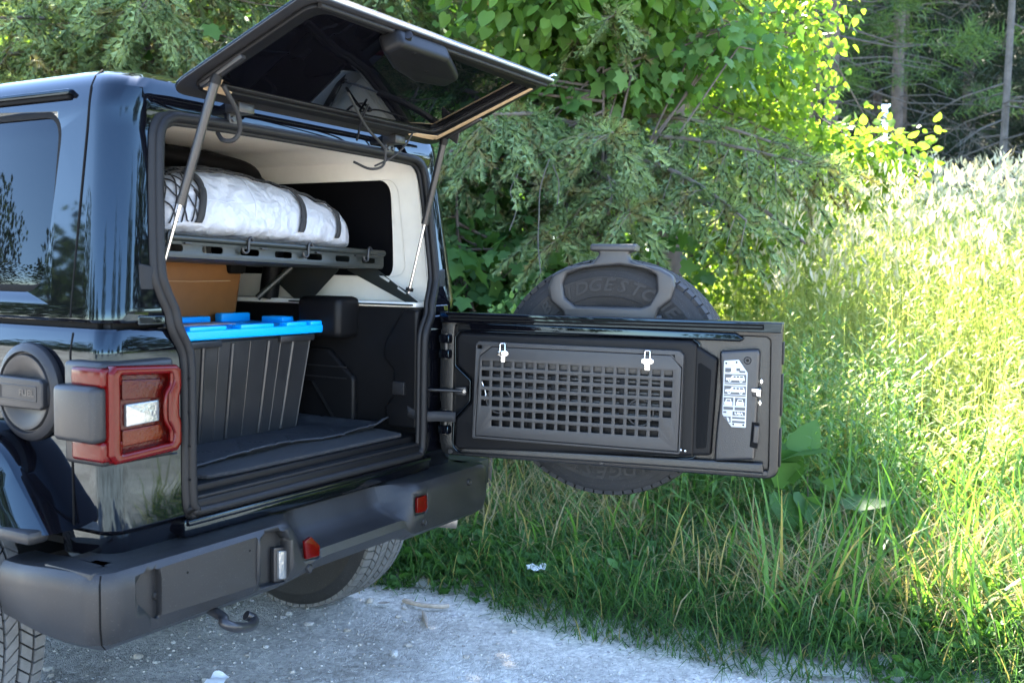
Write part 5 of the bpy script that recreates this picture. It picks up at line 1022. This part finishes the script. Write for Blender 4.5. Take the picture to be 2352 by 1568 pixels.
for D, L, n in ((22, 6.2, 900), (23, 8.6, 900), (24, 10.4, 900), (22, 11.8, 800), (26, 7.2, 900), (27, 9.4, 900), (28, 12.4, 900), (24, 13.6, 800), (30, 6.0, 800), (31, 10.8, 800), (26, 5.0, 900), (33, 14.5, 800), (32, 8.4, 800)):
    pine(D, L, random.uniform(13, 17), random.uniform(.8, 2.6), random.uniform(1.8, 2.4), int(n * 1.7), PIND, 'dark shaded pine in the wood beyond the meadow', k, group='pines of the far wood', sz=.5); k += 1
V = []; n = 9000; D = rng.uniform(36, 50, n); L = rng.uniform(-30, 40, n); x, y = CL(D, L); z = vz(x, y) + 15 * rng.random(n) ** .9
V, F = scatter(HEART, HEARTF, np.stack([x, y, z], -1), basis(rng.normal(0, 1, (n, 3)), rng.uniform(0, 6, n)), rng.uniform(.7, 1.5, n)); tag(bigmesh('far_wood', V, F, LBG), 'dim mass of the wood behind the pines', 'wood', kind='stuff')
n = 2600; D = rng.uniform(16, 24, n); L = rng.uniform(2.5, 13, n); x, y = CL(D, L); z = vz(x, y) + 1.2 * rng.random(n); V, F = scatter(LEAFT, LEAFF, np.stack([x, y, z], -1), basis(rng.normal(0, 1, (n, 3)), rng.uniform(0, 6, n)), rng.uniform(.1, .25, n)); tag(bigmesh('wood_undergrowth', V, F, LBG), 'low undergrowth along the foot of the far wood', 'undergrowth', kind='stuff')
# ------------------------------------------------------------------ trees across the lot, seen in the paintwork
k = 70
for x, y, H, r in ((-19, 9, 5.4, 2.4), (-21, 16, 6, 2.8), (-17, 23, 6, 2.6), (-25, 4, 6.5, 2.8), (-23, -6, 9, 3.2), (-8, -22, 8, 3.0), (4, -20, 7, 2.8), (13, -16, 7, 2.6), (-15, -18, 9, 3.2), (-22, 26, 9, 3.4), (18, -9, 6, 2.4), (9, -26, 9, 3.2)):
    R = np.random.default_rng(k); k += 1; root = tag(empty('lot_tree', (x, y, 0)), 'round leafy tree across the lot, mirrored in the black paint', 'tree', 'trees mirrored in the paintwork')
    tube('trunk', [(0, 0, -.1), (.1, 0, H * .4), (0, .1, H * .8)], .16, BARK, root, radii=[1, .7, .2], res=2)
    n = 3200; u = R.normal(0, 1, (n, 3)); u /= np.linalg.norm(u, axis=1, keepdims=True); rr = R.random(n) ** .4 * (1 + .25 * np.sin(u[:, 0] * 6) * np.sin(u[:, 2] * 5 + k)); P = u * rr[:, None] * np.array([r, r, H * .45]) + np.array([0, 0, H * .55])
    V, F = scatter(LEAFT, LEAFF, P, basis(u + R.normal(0, .6, (n, 3)), R.uniform(0, 6, n)), R.uniform(.16, .34, n)); bigmesh('crown', V, F, LBG, root)
# ================================================================== load in the cargo bay
# --- storage tote
tote = tag(empty('storage_tote', (.11, .56, .773)), 'black ribbed plastic storage tote with a bright blue lid', 'storage box')
TO = Vector((.11, .56, .773))
def frust(name, b, t, z0, z1, m, par, bev=.012):
    bm = bmesh.new(); vs = []
    for (x0, x1, y0, y1), z in ((b, z0), (t, z1)): vs += [bm.verts.new((x0, y0, z)), bm.verts.new((x1, y0, z)), bm.verts.new((x1, y1, z)), bm.verts.new((x0, y1, z))]
    for f in ((3, 2, 1, 0), (4, 5, 6, 7), (0, 1, 5, 4), (1, 2, 6, 5), (2, 3, 7, 6), (3, 0, 4, 7)): bm.faces.new([vs[i] for i in f])
    bmesh.ops.bevel(bm, geom=bm.edges, offset=bev, segments=3, affect='EDGES'); me = bpy.data.meshes.new(name); bm.to_mesh(me); bm.free(); me.transform(Matrix.Translation(-TO)); fin(me, m, 40); return ob(name, me, par)
frust('tub', (-.330, .372, .430, .685), (-.365, .415, .398, .732), .773, 1.112, TOTE, tote)
for px in (466, 503, 534, 575, 617, 645, 673, 712):
    x1, _ = rpx(px, 780, .400); x0 = .021 + (x1 - .025) * .905; wide = px in (466, 534, 617, 673)
    tube('rib', [Vector((x0, .4295, .79)) - TO, Vector((x1, .3995, 1.095)) - TO], .0085 if wide else .0035, TOTE, tote, res=3)
for x0, x1 in ((-.30, -.02), (.24, .41)): box('grip_rail', x0 - TO.x, x1 - TO.x, .385 - TO.y, .41 - TO.y, 1.086 - TO.z, 1.108 - TO.z, TOTE, tote, .004)
lid = box('lid', -.395 - TO.x, .448 - TO.x, .368 - TO.y, .742 - TO.y, 1.112 - TO.z, 1.142 - TO.z, BLUE, tote, .007, seg=3)
for x0, x1, y0, y1, h in ((-.33, -.17, .665, .735, .022), (-.14, .01, .675, .735, .022), (.06, .30, .68, .735, .022), (.36, .50, .69, .735, .03), (-.31, -.14, .36, .40, .012), (-.09, .06, .36, .40, .012), (.12, .27, .36, .405, .012), (.33, .43, .36, .40, .012), (.45, .52, .36, .43, .012), (.46, .52, .50, .60, .022), (-.05, .25, .47, .60, .008)):
    x0 -= .075; x1 -= .075; y0 += .012; y1 = min(y1 + .012, .738)
    box('lid_pad', x0 - TO.x, x1 - TO.x, y0 - TO.y, y1 - TO.y, 1.139 - TO.z, 1.142 + h - TO.z, BLUE, tote, .006)
box('paper_label', -.12 - TO.x, .10 - TO.x, .45 - TO.y, .56 - TO.y, 1.151 - TO.z, 1.1525 - TO.z, mat('printed_label', (.42, .33, .32), .6, var=.4, vs=30), tote, .0005)
# --- rubber cargo mat and carpet pad
def sheet(name, xs, ys, zf, t, m):
    X, Y = np.meshgrid(xs, ys); v = np.stack([X, Y, zf(X, Y)], -1).reshape(-1, 3); nx = len(xs)
    me = bpy.data.meshes.new(name); me.from_pydata(v.tolist(), [], [(j * nx + i, j * nx + i + 1, (j + 1) * nx + i + 1, (j + 1) * nx + i) for j in range(len(ys) - 1) for i in range(nx - 1)]); fin(me, m, 50)
    o = ob(name, me); q = o.modifiers.new('s', 'SOLIDIFY'); q.thickness = t; q.offset = -1; boolean(o, [], False); return o
fy = lambda X: .155 + .015 * np.sin(X * 7 + 1) + .008 * np.sin(X * 19)
def mz(X, Y):
    T = (Y - .16) / .6; g = .0035 * (np.abs((X * 1.3 + Y * 1.1) % .28 - .14) < .007) + .0035 * (np.abs((X * 1.3 - Y * 1.1 + 5) % .28 - .14) < .007)
    lip = np.exp(-((Y - .16) / .022) ** 2) * (.012 + .012 * np.sin(X * 6 + 2) ** 2) + np.exp(-((.50 - X) / .03) ** 2) * .022
    return .786 + lip - g
mo = sheet('cargo_mat', np.linspace(-.505, .505, 90), np.linspace(.16, .72, 60), mz, .006, MATM); tag(mo, 'dusty dark grey rubber mat with curled front edge under the blue-lidded tote', 'mat')
mo.data.transform(Matrix.Translation((0, 0, 0)))
for v in mo.data.vertices:
    if v.co.y < .3: v.co.y += float(fy(np.array(v.co.x)) - .16) * (1 - (v.co.y - .16) / .14 if v.co.y > .16 else 1)
co = plate('carpet_pad', rnd([(-.40, .055), (-.30, .045), (.46, .045), (.50, .16), (.50, .34), (-.46, .34), (-.46, .10), (-.42, .09)], .02), CARPET, None, frame((0, 0, 0), (1, 0, 0), (0, 1, 0), (0, 0, 1)), .012, .7725, bev=.004); tag(co, 'black speckled carpet pad lying at the edge of the load floor', 'mat')
# --- cargo rack
YR = .24
rack = tag(empty('cargo_rack', (0, YR, 1.36)), 'black slotted steel cargo rack bolted across the rear of the cabin', 'rack'); RO = Matrix.Translation((0, -YR, -1.36))
def rk(o): o.data.transform(RO); return o
slots = []
for cx_, cy_, hw_ in ((275, 690, 92), (610, 712, 84), (915, 735, 77), (1190, 750, 70), (1443, 765, 64), (1675, 780, 58), (1887, 795, 54)):
    a = rpx((550 + .489 * (cx_ - hw_)) / 1.7415, (650 + .489 * cy_) / 1.7415, YR); b = rpx((550 + .489 * (cx_ + hw_)) / 1.7415, (650 + .489 * cy_) / 1.7415, YR); slots.append(rect(a[0], 1.367, b[0], 1.386, .0092, 5))
slots.append(rect(-.535, 1.367, -.46, 1.386, .0092, 5))
RK = mat('olive_black_powder_coat', (.010, .0125, .0105), .42, bump=.1, bs=1500)
rk(plate('rear_rail', rnd([(-.575, 1.350), (.598, 1.350), (.605, 1.36), (.605, 1.404), (-.575, 1.404)], .004), RK, rack, REAR(YR), .004, -.002, holes=slots, bev=.001))
rk(tube('top_tube', [(-.575, YR, 1.405), (.606, YR, 1.405)], .0105, RK, rack, res=4))
rk(plate('deck', rect(-.57, YR + .004, .60, .80), RK, rack, frame((0, 0, 0), (1, 0, 0), (0, 1, 0), (0, 0, 1)), .003, 1.350, holes=[rect(x, y, x + .16, y + .03, .01) for x in (-.5, -.28, -.06, .16, .38) for y in (.33, .43, .53, .63, .72)], bev=.0006))
for x in (-.572, .600): rk(box('side_rail', x - .002, x + .002, YR + .002, .80, 1.352, 1.404, RK, rack, .0008))
for s in (-1, 1):
    x = s * .588; fr = frame((x, 0, 0), (0, -s, 0), (0, 0, 1), (-s, 0, 0)); k = -s
    rk(plate('foot_arm', rnd([(k * .255, 1.35), (k * .40, 1.35), (k * .10, 1.225), (k * .075, 1.225), (k * .075, 1.24)], .006), RK, rack, fr, .004, holes=[rnd([(k * .245, 1.325), (k * .20, 1.303), (k * .192, 1.311), (k * .237, 1.333)], .003), rnd([(k * .165, 1.283), (k * .125, 1.263), (k * .117, 1.271), (k * .157, 1.291)], .003)], bev=.0008))
    rk(plate('gusset', rnd([(k * .42, 1.35), (k * .80, 1.35), (k * .62, 1.225), (k * .56, 1.225)], .006), RK, rack, fr, .004, bev=.0008))
    rk(box('foot_plate', x - .05, x + .005, .07, .62, 1.2235, 1.2295, RK, rack, .001))
    rk(tube('brace', [(s * .53, .60, 1.35), (s * .44, .68, 1.235)], .012, RK, rack))
for q in (-.30, .0, .25, .45): rk(box('rail_clip', q - .012, q + .012, YR - .010, YR - .002, 1.388, 1.393, SATIN, rack, .001))
# --- white holdall on the rack
BO = Vector((.05, .43, 1.408))
bx_ = .045 + np.array([-.43, -.415, -.36, -.27, -.15, -.03, .10, .23, .33, .40, .455, .475]); bh_ = np.array([.02, .105, .168, .206, .218, .215, .204, .186, .171, .158, .135, .04]); bd_ = np.array([.03, .10, .155, .178, .184, .182, .176, .168, .160, .150, .12, .03])
def bag_pt(x, a, off=0.):
    """surface point at length x and angle a round the bag (0 = towards the tailgate, pi/2 = top)"""
    h = np.interp(x, bx_, bh_) + off; d = np.interp(x, bx_, bd_) + off; c, s = np.cos(a), np.sin(a); p = .72
    yy = -np.sign(c) * np.abs(c) ** p * d; zz = np.where(s > 0, np.sign(s) * np.abs(s) ** .85 * h * .72, s * np.abs(s) ** -.35 * h * .28) if False else np.where(s > 0, np.abs(s) ** .85 * h * .70, -np.abs(s) ** .7 * h * .28)
    zz = zz + h * .28
    wr = .0022 * np.sin(x * 31 + a * 3) * np.sin(a * 7 + x * 9) + .0012 * np.sin(x * 67 - a * 11) - .004 * (1 - np.abs(np.sin(x * 11 + a * 2.3 + np.sin(a * 3)))) ** 5 - .003 * (1 - np.abs(np.sin(x * 19 - a * 1.7))) ** 6
    k = 1
    return x, .43 + yy * (1 + wr * k * 4), 1.4085 + np.maximum(zz + wr * k * (s > -.2), 0) + (off * .2 if off else 0)
nx, na = 110, 64; xs = np.linspace(bx_[0], bx_[-1], nx); v = []
for x in xs:
    for j in range(na): v.append(np.array(bag_pt(x, 2 * math.pi * j / na), float))
v = np.array(v) - np.array(BO)
f = [(i * na + j, i * na + (j + 1) % na, (i + 1) * na + (j + 1) % na, (i + 1) * na + j) for i in range(nx - 1) for j in range(na)]
f += [tuple(range(na))[::-1], tuple(range((nx - 1) * na, nx * na))]
bag = tag(empty('holdall', BO), 'white nylon holdall lying on the slotted cargo rack', 'bag'); o = mk('shell', v.tolist(), f, FABRIC, bag, 60)
SEAMM = mat('grey_thread', (.42, .44, .50), .7)
seam = lambda P, nm='seam', r=.0013, m=SEAMM: tube(nm, [Vector(np.array(bag_pt(x, a, .001), float)) - BO for x, a in P], r, m, bag, res=1)
seam([(-.02, a) for a in np.linspace(.05, 1.35, 24)]); seam([(x, .30) for x in np.linspace(-.33, -.02, 20)]); seam([(x, 1.30 - x * .4) for x in np.linspace(-.02, .42, 30)])
seam([(-.24 + .02 * math.sin(a * 2), a) for a in np.linspace(.55, 1.4, 20)], 'zip', .004, WEB)
seam([(-.24 + .015 * t, .55 - .35 * t) for t in np.linspace(0, 1, 6)], 'zip_pull', .005, WEB)
# net, straps and hooks that hold it down
net = tag(empty('cargo_net', (0, YR, 1.408)), 'black cargo net with webbing straps stretched over the white holdall', 'net'); NO = Vector((0, YR, 1.408))
def strip(P, w, nm):
    v = []
    for k, (x, a) in enumerate(P):
        x1, a1 = P[min(k + 1, len(P) - 1)]; x0, a0 = P[max(0, k - 1)]
        for s in (-1, 1): v.append(np.array(bag_pt(x + s * w / 2, a, .009), float) - np.array(NO))
    o = mk(nm, v, [(2 * i, 2 * i + 1, 2 * i + 3, 2 * i + 2) for i in range(len(P) - 1)], WEB, net, 60); q = o.modifiers.new('s', 'SOLIDIFY'); q.thickness = .003; boolean(o, [], False)
A_ = np.linspace(-.15, 1.9, 40)
strip([(.19 + .018 * math.sin(a * 3.2), a) for a in A_], .026, 'strap'); strip([(.385 + .012 * math.sin(a * 4), a) for a in A_], .022, 'strap'); strip([(-.24 + .02 * math.sin(a * 2), a) for a in A_], .022, 'strap')
for k in range(13):
    for sg in (-1, 1):
        P = [(-.375 + .030 * k + sg * .045 * (a - .8), a) for a in np.linspace(-.1, 2.2, 34)]; P = [(x, a) for x, a in P if -.38 < x < -.24 + (.0 if a < 1.2 else .15)]
        if len(P) > 3: tube('net_cord', [Vector(np.array(bag_pt(x, a, .005), float)) - NO for x, a in P], .0022, WEB, net, res=1)
for k in range(16):
    for sg in (-1, 1):
        P = [(-.22 + .038 * k + sg * .06 * (a - 1.6), a) for a in np.linspace(1.12 + .04 * math.sin(k), 2.1, 14)]; P = [(x, a) for x, a in P if x < .40]
        if len(P) > 3: tube('net_cord', [Vector(np.array(bag_pt(x, a, .006), float)) - NO for x, a in P], .0026, WEB, net, res=1)
for a0 in (1.15, 1.32, 1.5): tube('net_border', [Vector(np.array(bag_pt(x, a0 + .08 * math.sin(x * 14), .007), float)) - NO for x in np.linspace(-.28, .40, 40)], .0038, WEB, net, res=1)
for px, py in ((389, 562), (574, 566), (711, 572), (848, 583)):
    x, z = rpx(px, py, YR - .014); pts = [(x + .012, 1.412), (x + .004, 1.420), (x - .004, 1.416), (x - .006, 1.398), (x - .008, 1.380), (x - .018, 1.374), (x - .028, 1.378), (x - .030, 1.388)]
    tube('hook', smooth_path([Vector((a, YR - .014, b)) - NO for a, b in pts], 4), .0045, SATIN, net, res=2)

TILT = Matrix.Translation((0, YR, 1.36)) @ Matrix.Rotation(.024, 4, 'Y') @ Matrix.Translation((0, -YR, -1.36))
for o in (rack, bag, net): o.matrix_world = TILT @ Matrix.Translation(o.location)
